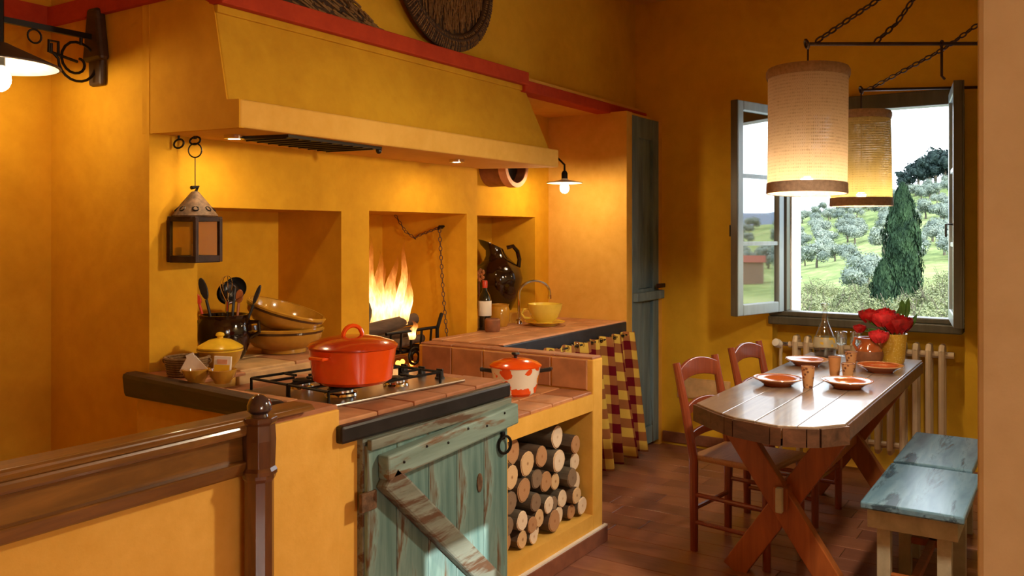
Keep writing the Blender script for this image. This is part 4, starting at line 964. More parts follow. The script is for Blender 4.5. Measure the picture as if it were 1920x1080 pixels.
W('socket', MB().tube([(LX, 0, -0.06), (LX, 0, -0.12)], 0.02, 10))
W('bulb', MB().ball((LX, 0, -0.168), 0.040, 16, 10, 1.2), emit('bracket_bulb', BULB, 95))

def woven_tray(label, c, R, tilt):
    o = thing('woven_tray', label, 'basket', c, 0, 'straw trays on the ledge')
    o.rotation_euler = (PI / 2 - tilt, 0, 0)
    b = MB().lathe([(0, -0.012), (R * 0.80, -0.012), (R * 0.84, 0.0), (R * 0.80, 0.010), (0, 0.012)], n=40); b.build('backing', M['basket_dark'], o, True)
    b = MB(); q = random.Random(int(R * 999))
    for i in range(1500):
        rr = R * 0.80 * math.sqrt(q.random()); a = q.random() * 2 * PI; x, y = rr * math.cos(a), rr * math.sin(a)
        dx = q.uniform(-0.010, 0.010); L = q.uniform(0.03, 0.07)
        if math.hypot(x + dx, y + L) > R * 0.86: continue
        b.tube([(x, y, 0.012 + q.uniform(0, 0.006)), (x + dx, y + L, 0.013 + q.uniform(0, 0.008))], 0.0032, 4)
    b.build('straw', M['basket'], o)['kind'] = 'stuff'
    b = MB()
    for k, (f, z) in enumerate(((0.84, 0.012), (0.89, 0.020), (0.94, 0.016), (0.985, 0.004))): b.torus((0, 0, z), R * f, R * 0.038, (0, 0, 1), 44, 7)
    b.build('rim_coils', M['basket_dark'], o, True)
    b = MB()
    for i in range(150):
        a = i * 2 * PI / 150 + q.uniform(-0.02, 0.02); p0 = R * 0.82; p1 = R * 1.02
        b.tube([(p0 * math.cos(a), p0 * math.sin(a), 0.022), ((p0 + p1) / 2 * math.cos(a + .03), (p0 + p1) / 2 * math.sin(a + .03), 0.034), (p1 * math.cos(a + .06), p1 * math.sin(a + .06), 0.012)], 0.0034, 4)
    b.build('stitching', M['basket'], o)['kind'] = 'stuff'
    return o
woven_tray('round dark-rimmed straw tray leaning on the wall above the ledge', (3.50, 2.690, 2.842), 0.40, 0.05)
fb = thing('straw_bundle', 'flat ragged straw basket lying at the top edge of the hood ledge', 'basket', (2.62, 2.69, 2.437))
b = MB(); q = random.Random(9)
for i in range(420):
    u = q.uniform(-0.34, 0.30); top = 0.20 * (1 - max(0, u) / 0.32) + 0.01
    z = q.uniform(0.0, top); L = q.uniform(0.05, 0.1)
    b.tube([(u, q.uniform(-0.03, 0.03), z + 0.01), (u + L, q.uniform(-0.03, 0.03), max(0.004, z + 0.01 - L * 0.45))], 0.005, 4)
b.build('straw', M['basket'], fb)['kind'] = 'stuff'
b = MB()
for k in range(5): b.tube([(-0.34, 0, 0.015 + 0.045 * k), (0.05 - 0.06 * k, -0.01, 0.015 + 0.045 * k), (0.36 - 0.10 * k, 0, 0.008 + 0.03 * k)], 0.018, 7)
b.build('core', M['basket_dark'], fb, True)

# ================================================================ DINING CORNER
TZ = 0.78
tb = thing('dining_table', 'rustic plank trestle table with crossed legs under the window', 'table', (4.4, 1.06, 0))
T = lambda n, mb, m, bev=0.004: mb.build(n, m, tb, False, bev, origin=(4.4, 1.06, 0))
def front_x(y):     # the near end is rounded off
    pts = [(0.74, 3.47), (0.83, 3.345), (0.95, 3.30), (1.15, 3.36), (1.25, 3.44), (1.37, 3.55)]
    for (a, xa), (b, xb) in zip(pts, pts[1:]):
        if a <= y <= b: return xa + (xb - xa) * (y - a) / (b - a)
    return 3.5
ys = [0.74, 0.885, 1.045, 1.20, 1.37]
for y0, y1 in zip(ys, ys[1:]):
    k = 5; e = 0.0014
    edge = [(front_x(y), y) for y in [y0 + e + (y1 - y0 - 2 * e) * i / k for i in range(k + 1)]]
    poly = edge[::-1] + [(5.45, y0 + e), (5.45, y1 - e)]
    poly = poly[::-1]
    zz = TZ + random.uniform(-0.0012, 0)
    T('plank', MB().slab(poly, TZ - 0.052, zz), M['table'], 0.003)
# a batten edge along the rounded end
eb = MB()
kk = 16; prof = [(front_x(0.742 + 0.626 * i / kk) , 0.742 + 0.626 * i / kk) for i in range(kk + 1)]
for (xa, ya), (xb, yb) in zip(prof, prof[1:]): eb.bar((xa + 0.014, ya, TZ - 0.044), (xb + 0.014, yb, TZ - 0.044), 0.045, 0.07)
T('end_batten', eb, M['table_edge'], 0)
T('side_batten', MB().box(3.50, 5.44, 0.735, 0.765, TZ - 0.075, TZ - 0.010), M['table_edge'], 0.004)
for k, X in enumerate((3.78, 5.14)):
    for sgn, off in ((1, -0.028), (-1, 0.028)):
        T('leg', MB().bar((X + off, 1.055 + sgn * 0.235, TZ - 0.085), (X + off, 1.055 - sgn * 0.235, 0.0), 0.055, 0.105, (0, 1, 0.4)), M['trestle'], 0.005)
    T('cross_cleat', MB().box(X - 0.05, X + 0.05, 0.80, 1.31, TZ - 0.10, TZ - 0.052), M['table_edge'], 0.004)
T('stretcher', MB().box(3.70, 5.22, 1.025, 1.085, 0.335, 0.425), M['trestle'], 0.005)
T('wedge', MB().box(3.672, 3.70, 1.04, 1.068, 0.325, 0.43), M['bench_frame'], 0.004)

def chair(label, loc, rz):
    c = thing('dining_chair', label, 'chair', loc, rz, 'ladder-back chairs at the table')
    m = M['chair']       # local: back at +y, seat to -y, x across
    for s in (-1, 1):
        MB().tube([(s * 0.175, 0.0, 0.0), (s * 0.18, 0.0, 0.44), (s * 0.19, 0.045, 0.70), (s * 0.195, 0.085, 0.885)], [0.019, 0.022, 0.021, 0.018], 10).build('rear_leg', m, c, True)
        MB().tube([(s * 0.19, -0.37, 0.0), (s * 0.19, -0.37, 0.45)], [0.018, 0.021], 10).build('front_leg', m, c, True)
        for z in (0.14, 0.27): MB().tube([(s * 0.18, 0, z), (s * 0.19, -0.37, z)], 0.011, 8).build('side_rung', m, c, True)
    for y, z in ((-0.37, 0.24), (0.0, 0.20)): MB().tube([(-0.18, y, z), (0.18, y, z)], 0.011, 8).build('rung', m, c, True)
    for z, y, h, arch in ((0.82, 0.072, 0.075, 0.035), (0.655, 0.038, 0.045, 0.025), (0.535, 0.018, 0.035, 0.015)):
        b = MB(); n = 10; bot = []; top = []
        for i in range(n + 1):
            u = -1 + 2 * i / n; x = 0.185 * u; yy = y + 0.018 * (1 - u * u); zc = arch * (1 - u * u)
            bot.append((x, yy, z - h / 2 + zc * 0.7)); top.append((x, yy, z + h / 2 + zc))
        b.add([(x, yy - 0.009, zz) for x, yy, zz in bot] + [(x, yy + 0.009, zz) for x, yy, zz in bot] + [(x, yy - 0.009, zz) for x, yy, zz in top] + [(x, yy + 0.009, zz) for x, yy, zz in top],
              [q for i in range(n) for q in ((i, i + 1, 2*(n+1)+i+1, 2*(n+1)+i), (n+1+i+1, n+1+i, 3*(n+1)+i, 3*(n+1)+i+1), (2*(n+1)+i, 2*(n+1)+i+1, 3*(n+1)+i+1, 3*(n+1)+i), (n+1+i, n+1+i+1, i+1, i))])
        b.build('back_slat', m, c, True, 0.003)
    MB().hexa([(-0.20, -0.39, 0.43), (0.20, -0.39, 0.43), (0.18, 0.015, 0.43), (-0.18, 0.015, 0.43)], [(-0.205, -0.395, 0.462), (0.205, -0.395, 0.462), (0.18, 0.015, 0.458), (-0.18, 0.015, 0.458)]).build('rush_seat', M['rush'], c, False, 0.012)
    return c
ch = chair('reddish ladder-back chair nearest the camera, left of the table', (4.09, 1.50, 0), -0.13)
dup(ch, (4.78, 1.475, 0), -0.08, 'second reddish ladder-back chair, nearer the window')

def bench(label, loc, L, Wd):
    o = thing('bench_seat', label, 'bench', loc, 0, 'blue painted bench seats')
    MB().box(0, L, 0, Wd, 0.430, 0.460).build('seat_board', M['blue_bench'], o, False, 0.007)
    MB().box(0.035, 0.060, 0.025, Wd - 0.02, 0.352, 0.430).build('end_apron', M['bench_frame'], o, False, 0.003)
    MB().box(L - 0.06, L - 0.035, 0.025, Wd - 0.02, 0.352, 0.430).build('end_apron', M['bench_frame'], o, False, 0.003)
    for y in (0.025, Wd - 0.045): MB().box(0.062, L - 0.062, y, y + 0.022, 0.352, 0.430).build('side_apron', M['bench_frame'], o, False, 0.003)
    for x in (0.065, L - 0.12):
        for y in (0.05, Wd - 0.10): MB().box(x, x + 0.05, y, y + 0.05, 0, 0.352).build('leg', M['bench_frame'], o, False, 0.003)
    MB().box(0.075, L - 0.08, Wd / 2 - 0.015, Wd / 2 + 0.015, 0.14, 0.17).build('stretcher', M['trestle'], o, False, 0.003)
    for x in (0.075, L - 0.11): MB().box(x, x + 0.03, 0.06, Wd - 0.06, 0.14, 0.17).build('cross_rail', M['trestle'], o, False, 0.003)
    return o
bench('nearer blue painted bench seat on the right of the table', (3.58, 0.345, 0), 0.685, 0.365)
bench('farther blue painted bench seat, towards the radiator', (4.315, 0.385, 0), 0.68, 0.325)

# radiator under the window
rd = thing('radiator', 'cream cast-iron column radiator under the window', 'radiator', (5.86, 1.12, 0))
for i in range(13):
    y = 0.44 - i * 0.073
    b = MB()
    for dx in (-0.045, 0.035): b.tube([(dx, y, 0.15), (dx, y, 0.79)], 0.0185, 8)
    b.tube([(-0.045, y, 0.785), (-0.032, y, 0.815), (0.022, y, 0.815), (0.035, y, 0.785)], 0.019, 8)
    b.tube([(-0.045, y, 0.16), (-0.032, y, 0.135), (0.022, y, 0.135), (0.035, y, 0.16)], 0.019, 8)
    b.build('column', M['radiator'], rd, True)
for z in (0.765, 0.175): MB().tube([(-0.005, 0.49, z), (-0.005, -0.50, z)], 0.021, 10).build('header_pipe', M['radiator'], rd, True)
MB().tube([(-0.005, 0.49, 0.765), (-0.005, 0.535, 0.765)], 0.015, 8).build('valve_stem', M['chrome'], rd, True)
MB().lathe([(0, 0), (0.026, 0), (0.030, 0.02), (0.026, 0.05), (0, 0.055)], (-0.035, 0.545, 0.765), 16, (-1, 0.3, 0.4)).build('valve_knob', M['white'], rd, True)
MB().tube([(-0.005, 0.54, 0.765), (-0.005, 0.545, 0.70), (-0.005, 0.545, 0.0)], 0.011, 8).build('supply_pipe', M['radiator'], rd, True)
for y in (0.42, -0.42): MB().box(-0.05, 0.04, y - 0.012, y + 0.012, 0, 0.14).build('foot', M['radiator'], rd, False, 0.003)
# wall panel behind the nearer chair
wp = thing('wall_access_panel', 'pale rectangular panel low on the ochre wall behind the chairs', 'panel', (5.862, 2.21, 0.33))
MB().box(-0.004, 0.008, -0.195, 0.195, 0, 0.145).build('cover', plain('panel_paint', (0.66, 0.42, 0.20), 0.6), wp, False, 0.003)
MB().box(-0.008, -0.004, -0.185, 0.185, 0.01, 0.135).build('face', plain('panel_face', (0.70, 0.45, 0.22), 0.6), wp, False, 0.002)

# ---- things on the table
def plate(label, x, y):
    o = thing('terracotta_plate', label, 'plate', (x, y, TZ), 0, 'rust-glazed plates')
    MB().lathe([(0, 0), (0.065, 0), (0.068, 0.006), (0.090, 0.020), (0.112, 0.032), (0.116, 0.036), (0.110, 0.037), (0.085, 0.026), (0.064, 0.014), (0, 0.012)], n=36).build('dish', M['glaze_rust'], o, True)
    MB().torus((0, 0, 0.0355), 0.113, 0.0032, (0, 0, 1), 36, 6).build('rim', plain('pale_glaze_rim', (0.62, 0.34, 0.18), 0.12, coat=0.7), o, True)
    return o
plate('rust-glazed plate nearest the left chair', 4.174, 1.20)
plate('rust-glazed plate at the near right, by the patterned cup', 4.281, 0.905)
plate('rust-glazed plate in front of the carafe', 4.881, 1.245)
plate('rust-glazed plate at the right, below the vase', 4.871, 0.865)
def cup(label, x, y, m, h=0.10):
    o = thing('clay_cup', label, 'cup', (x, y, TZ), 0, 'small clay cups')
    MB().lathe([(0, 0), (0.021, 0), (0.023, 0.008), (0.025, 0.03), (0.0315, h), (0.0285, h), (0.022, 0.03), (0, 0.014)], n=24).build('body', m, o, True)
    MB().torus((0, 0, h), 0.030, 0.0022, (0, 0, 1), 24, 6).build('lip', M['clay'], o, True)
    return o
cup('patterned clay cup standing alone in front', 4.178, 1.06, M['cup_print'])
cup('plain tan clay cup behind the front cup', 4.582, 1.03, plain('tan_clay', (0.50, 0.22, 0.08), 0.45))
cup('patterned clay cup behind the near right plate', 4.485, 0.945, M['cup_print'], 0.085)
cup('patterned clay cup beside the little jug', 4.86, 1.008, M['cup_print'], 0.095)
cf = thing('wine_carafe', 'decorated glass carafe with a little red wine', 'carafe', (5.20, 1.225, TZ))
MB().lathe([(0, 0.004), (0.052, 0.004), (0.060, 0.02), (0.067, 0.065), (0.058, 0.125), (0.036, 0.175), (0.020, 0.215), (0.016, 0.26), (0.021, 0.30), (0.024, 0.315)], n=32).build('glass', M['clear'], cf, True)
MB().lathe([(0, 0.010), (0.050, 0.010), (0.057, 0.022), (0.063, 0.055), (0, 0.055)], n=30).build('wine', M['wine'], cf, True)
MB().lathe([(0.0665, 0.072), (0.0645, 0.10), (0.0580, 0.128)], n=30).build('painted_band', M['carafe_print'], cf, True)
MB().lathe([(0.0235, 0.310), (0.0255, 0.313), (0.0235, 0.322), (0.019, 0.32)], n=20).build('lip', M['clear'], cf, True)
MB().lathe([(0, 0), (0.066, 0), (0.07, 0.006), (0, 0.006)], n=30).build('coaster_ring', M['chrome'], cf, True)
def wineglass(label, x, y):
    o = thing('wine_glass', label, 'glass', (x, y, TZ), 0, 'stemmed glasses by the carafe')
    MB().lathe([(0.032, 0.075), (0.037, 0.10), (0.035, 0.145), (0.033, 0.146), (0.034, 0.10), (0.02, 0.072), (0, 0.066)], n=24).build('bowl', M['clear'], o, True)
    MB().lathe([(0, 0), (0.033, 0), (0.031, 0.004), (0.006, 0.010), (0.0045, 0.06), (0.012, 0.07), (0.030, 0.078)], n=20).build('stem', M['clear'], o, True)
    MB().torus((0, 0, 0.146), 0.034, 0.0018, (0, 0, 1), 24, 5).build('gilt_rim', M['chrome'], o, True)
    return o
wineglass('stemmed glass right next to the carafe', 5.34, 1.165); wineglass('stemmed glass nearer the flowers', 5.37, 1.085)
pj = thing('clay_jug', 'small rust-brown glazed jug in front of the vase', 'jug', (5.15, 0.972, TZ))
MB().lathe([(0, 0), (0.058, 0), (0.065, 0.010), (0.074, 0.05), (0.066, 0.085), (0.048, 0.11), (0.046, 0.125), (0.056, 0.145), (0.051, 0.145), (0.042, 0.125), (0.042, 0.11), (0, 0.10)], n=32).build('body', M['glaze_rust'], pj, True)
MB().lathe([(0.0, 0.002), (0.066, 0.008), (0.0755, 0.05), (0.071, 0.072), (0.0705, 0.070)], n=32).build('unglazed_base', M['clay'], pj, True)
MB().tube([(-RX * a, -RY * a, z) for a, z in ((0.048, 0.135), (0.080, 0.142), (0.088, 0.11), (0.068, 0.075))], 0.008, 8).build('handle', M['glaze_rust'], pj, True)
vs_ = thing('flower_vase', 'yellow woven-textured vase holding red roses', 'vase', (5.25, 0.868, TZ))
MB().lathe([(0, 0), (0.060, 0), (0.064, 0.01), (0.075, 0.14), (0.078, 0.165), (0.072, 0.165), (0.065, 0.02), (0, 0.015)], n=30).build('body', M['woven_yellow'], vs_, True)
MB().lathe([(0, 0.14), (0.07, 0.14), (0.07, 0.145), (0, 0.145)], n=20).build('soil', M['leaf'], vs_)
def rose(label, c, R, m, base=(5.25, 0.868, TZ + 0.14)):
    o = thing('rose', label, 'flower', c, 0, 'red roses in the vase'); q = random.Random(int(R * 1e4 + c[1] * 999))
    b = MB()
    for ring, (cnt, rr, op) in enumerate(((3, 0.25, 0.15), (5, 0.5, 0.45), (6, 0.78, 0.85), (7, 1.0, 1.25))):
        for i in range(cnt):
            a = 2 * PI * (i + 0.37 * ring) / cnt + q.uniform(-.15, .15)
            n = 5; ps = []
            for v in range(n):
                t = v / (n - 1)
                for u in range(n):
                    w = (u / (n - 1) - 0.5) * 2; rad = R * rr * (0.25 + 0.75 * math.sin(min(1, t * op + 0.15) * PI / 2)); aa = a + w * 0.75 * (0.5 + 0.5 * t) / (0.6 + rr * 0.5)
                    z = R * (1.35 * t * (1 - 0.30 * rr * t) - 0.18 * w * w) - R * 0.45
                    ps.append((rad * math.cos(aa), rad * math.sin(aa), z))
            b.add(ps, [(v * n + u, v * n + u + 1, (v + 1) * n + u + 1, (v + 1) * n + u) for v in range(n - 1) for u in range(n - 1)])
    b.build('petals', m, o, True); d = Vector(base) - Vector(c)
    MB().tube([(0, 0, -R * 0.3), tuple(d * 0.5 + Vector((0, 0, 0.01))), tuple(d)], 0.004, 6).build('stem', M['leaf'], o, True)
    return o
def off(dx, dd, z): return (5.25 + RX * dx + 0.837 * dd, 0.868 + RY * dx + 0.547 * dd, TZ + z)
rose('largest dark red rose at the right of the bunch', off(0.015, -0.03, 0.215), 0.082, M['rose'])
rose('bright red rose in the middle of the bunch', off(-0.060, -0.02, 0.245), 0.070, M['rose_pink'])
rose('dark red rose at the upper left of the bunch', off(-0.120, 0.02, 0.258), 0.060, M['rose'])
rose('bright pink-red bloom drooping over the small jug', off(-0.115, -0.09, 0.155), 0.055, M['rose_pink'])
rose('small red bud at the far left of the bunch', off(-0.185, 0.0, 0.19), 0.036, M['rose'])
rose('dark red rose at the back of the bunch', off(-0.02, 0.05, 0.262), 0.058, M['rose'])
lf = thing('rose_foliage', 'green leaves sticking out of the yellow vase', 'leaves', (5.25, 0.868, TZ + 0.14))
for (dx, dz, L, w, a) in ((0.075, 0.10, 0.13, 0.035, 0.1), (0.085, 0.04, 0.11, 0.03, 0.5), (-0.02, 0.05, 0.10, 0.032, -0.5), (-0.08, 0.06, 0.11, 0.03, -0.9), (-0.06, 0.02, 0.09, 0.03, -1.2), (0.06, 0.12, 0.10, 0.04, -0.1), (0.02, 0.08, 0.1, 0.03, 0.2), (-0.12, 0.09, 0.08, 0.025, -0.6)):
    b = MB(); n = 6; ax = Vector((RX * math.sin(a), RY * math.sin(a), math.cos(a))); sd = Vector((RX * math.cos(a), RY * math.cos(a), -math.sin(a))); nn = Vector((-0.837, -0.547, 0))
    c0 = Vector((RX * dx, RY * dx, dz)); ps = []
    for i in range(n + 1):
        t = i / n; hw = w / 2 * math.sin(PI * min(1, t * 0.95 + 0.03)); p = c0 + ax * (L * t)
        ps += [p - sd * hw + nn * 0.006, p, p + sd * hw + nn * 0.006]
    b.add(ps, [q for i in range(n) for q in ((3*i, 3*i+1, 3*i+4, 3*i+3), (3*i+1, 3*i+2, 3*i+5, 3*i+4))])
    o = b.build('leaf', M['leaf'], lf, True); sdm = o.modifiers.new('solid', 'SOLIDIFY'); sdm.thickness = 0.001
    MB().tube([(0, 0, -0.005), tuple(c0 + ax * 0.01)], 0.002, 5).build('leaf_stalk', M['leaf'], lf, True)

# ================================================================ PENDANTS
def pendant(label, c, zt, h, r0, r1, m, power, tiltx=0.0, tilty=0.0, cord=0.12):
    o = thing('pendant_lamp', label, 'lamp', (c[0], c[1], zt - h), 0, 'burlap pendant lamps'); o.rotation_euler = (tiltx, tilty, 0)
    b = MB(); b.uv = []; n = 48; k = 16
    for i in range(k + 1):
        v = i / k; r = r1 + (r0 - r1) * v
        for j in range(n + 1):
            a = 2 * PI * j / n; rr = r * (1 + 0.006 * math.sin(5 * a + v * 4)); b.v.append((rr * math.cos(a), rr * math.sin(a), h * v)); b.uv.append((j / n, v * h / (2 * PI * r0)))
    for i in range(k):
        for j in range(n): p = i * (n + 1) + j; b.f.append((p, p + 1, p + n + 2, p + n + 1))
    sh = b.build('shade', m, o, True)
    MB().lathe([(r1 + 0.002, -0.004), (r1 + 0.005, 0.0), (r1 + 0.003, 0.045), (r1 - 0.002, 0.046), (r1 - 0.003, -0.002), (r1 + 0.002, -0.004)], n=48).build('bottom_hem', M['hem'], o, True)
    MB().lathe([(r0 + 0.004, h - 0.045), (r0 + 0.009, h - 0.03), (r0 + 0.009, h - 0.01), (r0 + 0.002, h + 0.002), (r0 - 0.003, h), (r0, h - 0.045)], n=48).build('top_hem', M['hem'], o, True)
    MB().tube([(r0 * 0.97, 0, h - 0.02), (-r0 * 0.97, 0, h - 0.02)], 0.003, 6).build('spider_wire', M['iron'], o); MB().tube([(0, r0 * 0.97, h - 0.02), (0, -r0 * 0.97, h - 0.02)], 0.003, 6).build('spider_wire', M['iron'], o)
    MB().tube([(0, 0, 0.10), (0, 0, h + cord)], 0.004, 6).build('cord', M['iron_brown'], o)
    MB().tube([(0, 0, 0.115), (0, 0, 0.075)], 0.016, 10).build('socket', M['iron_brown'], o)
    MB().ball((0, 0, 0.048), 0.030, 14, 8, 1.15).build('bulb', emit('pendant_bulb', BULB, power), o, True)
    return o
pendant('nearer burlap drum pendant lamp above the table', (4.095, 1.045), 2.27, 0.575, 0.178, 0.176, M['burlap'], 430, 0.0, 0.035)
pendant('farther burlap drum pendant lamp in front of the window', (5.34, 1.052), 2.215, 0.545, 0.158, 0.170, M['burlap_green'], 430, 0.0, 0.0)
def lamp_bar(label, a, b, chains, hooks, org):
    o = thing('iron_lamp_bar', label, 'bar', org); O = Vector(org)
    MB().tube([Vector(a) - O, Vector(b) - O], 0.009, 8).build('bar', M['iron_brown'], o, True)
    for e in (a, b): MB().torus(tuple(Vector(e) - O), 0.020, 0.006, (0.547, -0.837, 0.3), 16, 6).build('end_ring', M['iron_brown'], o, True)
    for pts in chains:
        chain(MB(), [Vector(p) - O for p in pts], 0.026, 0.0045).build('chain', M['iron_brown'], o, True)
    for p in hooks:
        P = Vector(p) - O; MB().tube([P, P - Vector((0, 0, 0.15)), P - Vector((-0.01, 0.012, 0.165))], 0.006, 6).build('hook', M['iron_brown'], o, True)
        MB().torus(tuple(P), 0.014, 0.004, (0.547, -0.837, 0), 12, 5).build('collar', M['iron_brown'], o)
    return o
lamp_bar('nearer iron bar on chains that carries the front pendant lamp', (4.095, 1.045, 2.385), (4.54, 0.37, 2.388),
         [((4.119, 1.009, 2.396), (4.42, 0.18, 2.98)), ((4.267, 0.781, 2.39), (4.321, 0.699, 2.478), (4.19, 0.18, 3.15))], [(4.44, 0.522, 2.388)], (4.3, 0.72, 2.385))
lamp_bar('farther iron bar on a chain above the window', (5.34, 1.052, 2.345), (5.79, 0.47, 2.372),
         [((5.40, 1.03, 2.35), (5.276, 0.609, 2.522), (5.06, 0.18, 2.76))], [], (5.5, 0.8, 2.345))

# ================================================================ OUTSIDE THE WINDOW
CAMV = Vector((math.cos(YAW), math.sin(YAW), 0)); CAMR = Vector((math.sin(YAW), -math.cos(YAW), 0))
# bearings are degrees from the X axis; the ridge is given as an elevation (tangent)
RIDGE = [(-95, 0.0), (-70, 0.004), (-50, 0.006), (-30, 0.03), (-10, 0.055), (0, 0.060), (5, 0.057), (8, 0.050), (10, 0.042), (13, 0.026), (16, 0.012), (20, 0.006), (50, 0.0), (70, 0.0)]
def ridge_t(b):
    for (a, ya), (c, yc) in zip(RIDGE, RIDGE[1:]):
        if a <= b <= c: return ya + (yc - ya) * (b - a) / (c - a)
    return 0.0
DN, DF = 14.0, 125.0
def ground(b, s):
    """hillside: b = bearing, s = 0 at the foot of the garden, 1 on the ridge"""
    r = DN + (DF - DN) * s; t0 = -0.150; t = t0 + (ridge_t(b) - t0) * (max(0.0, min(1.0, s)) ** 0.62)
    if s > 1: t -= (s - 1) * 0.25
    a = math.radians(b); p = Vector((math.cos(a) * r, math.sin(a) * r, 0)); p.z = 1.51 + t * r + 0.35 * math.sin(p.x * 0.31) * s + 0.3 * math.sin(p.y * 0.23) * s
    return p
def bear(x): return math.degrees(YAW - math.atan((x - 960) / 1620))
def hill_mat():
    t = NT('hill_grass'); a = t.noise(0.12, 6, 0.6); b = t.noise(1.1, 5, 0.7)
    col = t.ramp(t.mix(0.5, a, b), [(0.36, (0.09, 0.13, 0.045)), (0.5, (0.19, 0.24, 0.085)), (0.62, (0.29, 0.31, 0.14))])
    t.bump(b, 0.6, 0.3); return t.set(col, 0.95, 0, 0.1)
M['hill'] = hill_mat()
b = MB(); nx, ns = 90, 36
for i in range(nx + 1):
    for j in range(ns + 1): b.v.append(tuple(ground(-90 + 150 * i / nx, -0.02 + 1.25 * j / ns)))
for i in range(nx):
    for j in range(ns): q = i * (ns + 1) + j; b.f.append((q, q + ns + 1, q + ns + 2, q + 1))
struct(b.build('ground_hillside', M['hill'], smooth=True))
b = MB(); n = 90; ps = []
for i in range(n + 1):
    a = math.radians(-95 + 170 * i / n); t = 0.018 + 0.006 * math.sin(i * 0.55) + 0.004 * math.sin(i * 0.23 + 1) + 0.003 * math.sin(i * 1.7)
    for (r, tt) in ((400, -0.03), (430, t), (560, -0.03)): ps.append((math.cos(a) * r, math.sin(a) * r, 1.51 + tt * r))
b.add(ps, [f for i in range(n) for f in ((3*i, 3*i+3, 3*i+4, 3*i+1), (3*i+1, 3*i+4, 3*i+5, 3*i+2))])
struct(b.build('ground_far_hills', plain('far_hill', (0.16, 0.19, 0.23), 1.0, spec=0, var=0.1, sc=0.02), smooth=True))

def leaf_cloud(q, blobs, count, size):
    b = MB()
    vol = [r ** 2 for *_, r in blobs]; tot = sum(vol)
    for i in range(count):
        t = q.random() * tot; k = 0
        while t > vol[k] and k < len(blobs) - 1: t -= vol[k]; k += 1
        cx, cy, cz, r = blobs[k]
        d = Vector((q.gauss(0, 1), q.gauss(0, 1), q.gauss(0, 1))).normalized(); p = Vector((cx, cy, cz)) + d * r * (0.72 + 0.3 * q.random())
        n = (d + Vector((q.uniform(-.8, .8), q.uniform(-.8, .8), q.uniform(-.4, .9)))).normalized(); u = n.orthogonal().normalized(); u.rotate(Matrix.Rotation(q.random() * 6.28, 3, n)); v = n.cross(u)
        s = size * q.uniform(0.6, 1.3); b.add([p - u * s, p - v * s * 0.55, p + u * s, p + v * s * 0.55], [(0, 1, 2, 3)])
    return b
def foliage(name, c, c2, sc=0.9):
    t = NT(name); f = t.noise(sc, 4, 0.7); return t.set(t.ramp(f, [(0.35, c2), (0.65, c)]), 0.8, 0, 0.15)
M['olive'] = foliage('olive_leaves', (0.28, 0.325, 0.265), (0.14, 0.175, 0.145))  # grey-green leaves, paled further to put distance haze into the colour
M['olive2'] = foliage('olive_leaves_dark', (0.21, 0.255, 0.21), (0.10, 0.13, 0.11))
M['cypress'] = foliage('cypress_leaves', (0.032, 0.066, 0.028), (0.010, 0.025, 0.015), 1.6)
M['pine'] = foliage('pine_leaves', (0.028, 0.048, 0.042), (0.010, 0.02, 0.02), 1.6)
M['scrub'] = foliage('scrub_leaves', (0.24, 0.26, 0.13), (0.12, 0.14, 0.07), 1.5)
M['trunk'] = plain('tree_trunk', (0.10, 0.085, 0.06), 0.9, var=0.3)
q = random.Random(17)
protos = []
for k in range(3):
    r = thing('olive_tree', 'grey-green olive tree on the hillside outside the window', 'tree', (0, 0, 0), 0, 'olive trees on the hill')
    bl = [(q.uniform(-.9, .9), q.uniform(-.9, .9), 1.75 + q.uniform(-.35, .55), q.uniform(0.55, 0.85)) for _ in range(7)]
    leaf_cloud(q, bl, 1700, 0.105).build('crown', M['olive' if k != 1 else 'olive2'], r)
    cr = MB()
    for cx, cy, cz, rr in bl: cr.ball((cx, cy, cz), rr * 0.62, 10, 7)
    cr.build('inner_crown', M['olive2'], r, True)
    MB().tube([(0, 0, -0.3), (0.06, 0.03, 0.6), (-0.04, 0.05, 1.4)], [0.16, 0.12, 0.08], 8).build('trunk', M['trunk'], r, True)
    protos.append(r)
spots = []
HOUSE = ground(-44.1, 0.39)
def want(x, s):
    if s > 0.62: return 0.98
    if x < 1560 and s > 0.48: return 0.9
    if x > 1700 and s > 0.42: return 0.85
    if s > 0.42: return 0.16
    return 0.06
tries = 0
while len(spots) < 190 and tries < 12000:
    tries += 1; x = q.uniform(1465, 1835); s = q.uniform(0.15, 1.0) ** 0.8; refl = q.random() < 0.22
    if q.random() > (want(x, s) if not refl else 0.35 + 0.5 * s): continue
    p = ground(q.uniform(-58, -40) if refl else bear(x), s)
    if (p - HOUSE).length < 5 or (refl and s < 0.4): continue
    if any((p - o).length < 2.25 for o, _ in spots): continue
    spots.append((p, s))
for i, (p, s) in enumerate(spots):
    sc = q.uniform(0.52, 0.78); t = protos[i] if i < 3 else dup(protos[i % 3], p)
    t.location = p - Vector((0, 0, 0.15)); t.rotation_euler = (0, 0, q.uniform(0, 6.28)); t.scale = (sc, sc, sc * q.uniform(0.85, 1.0))
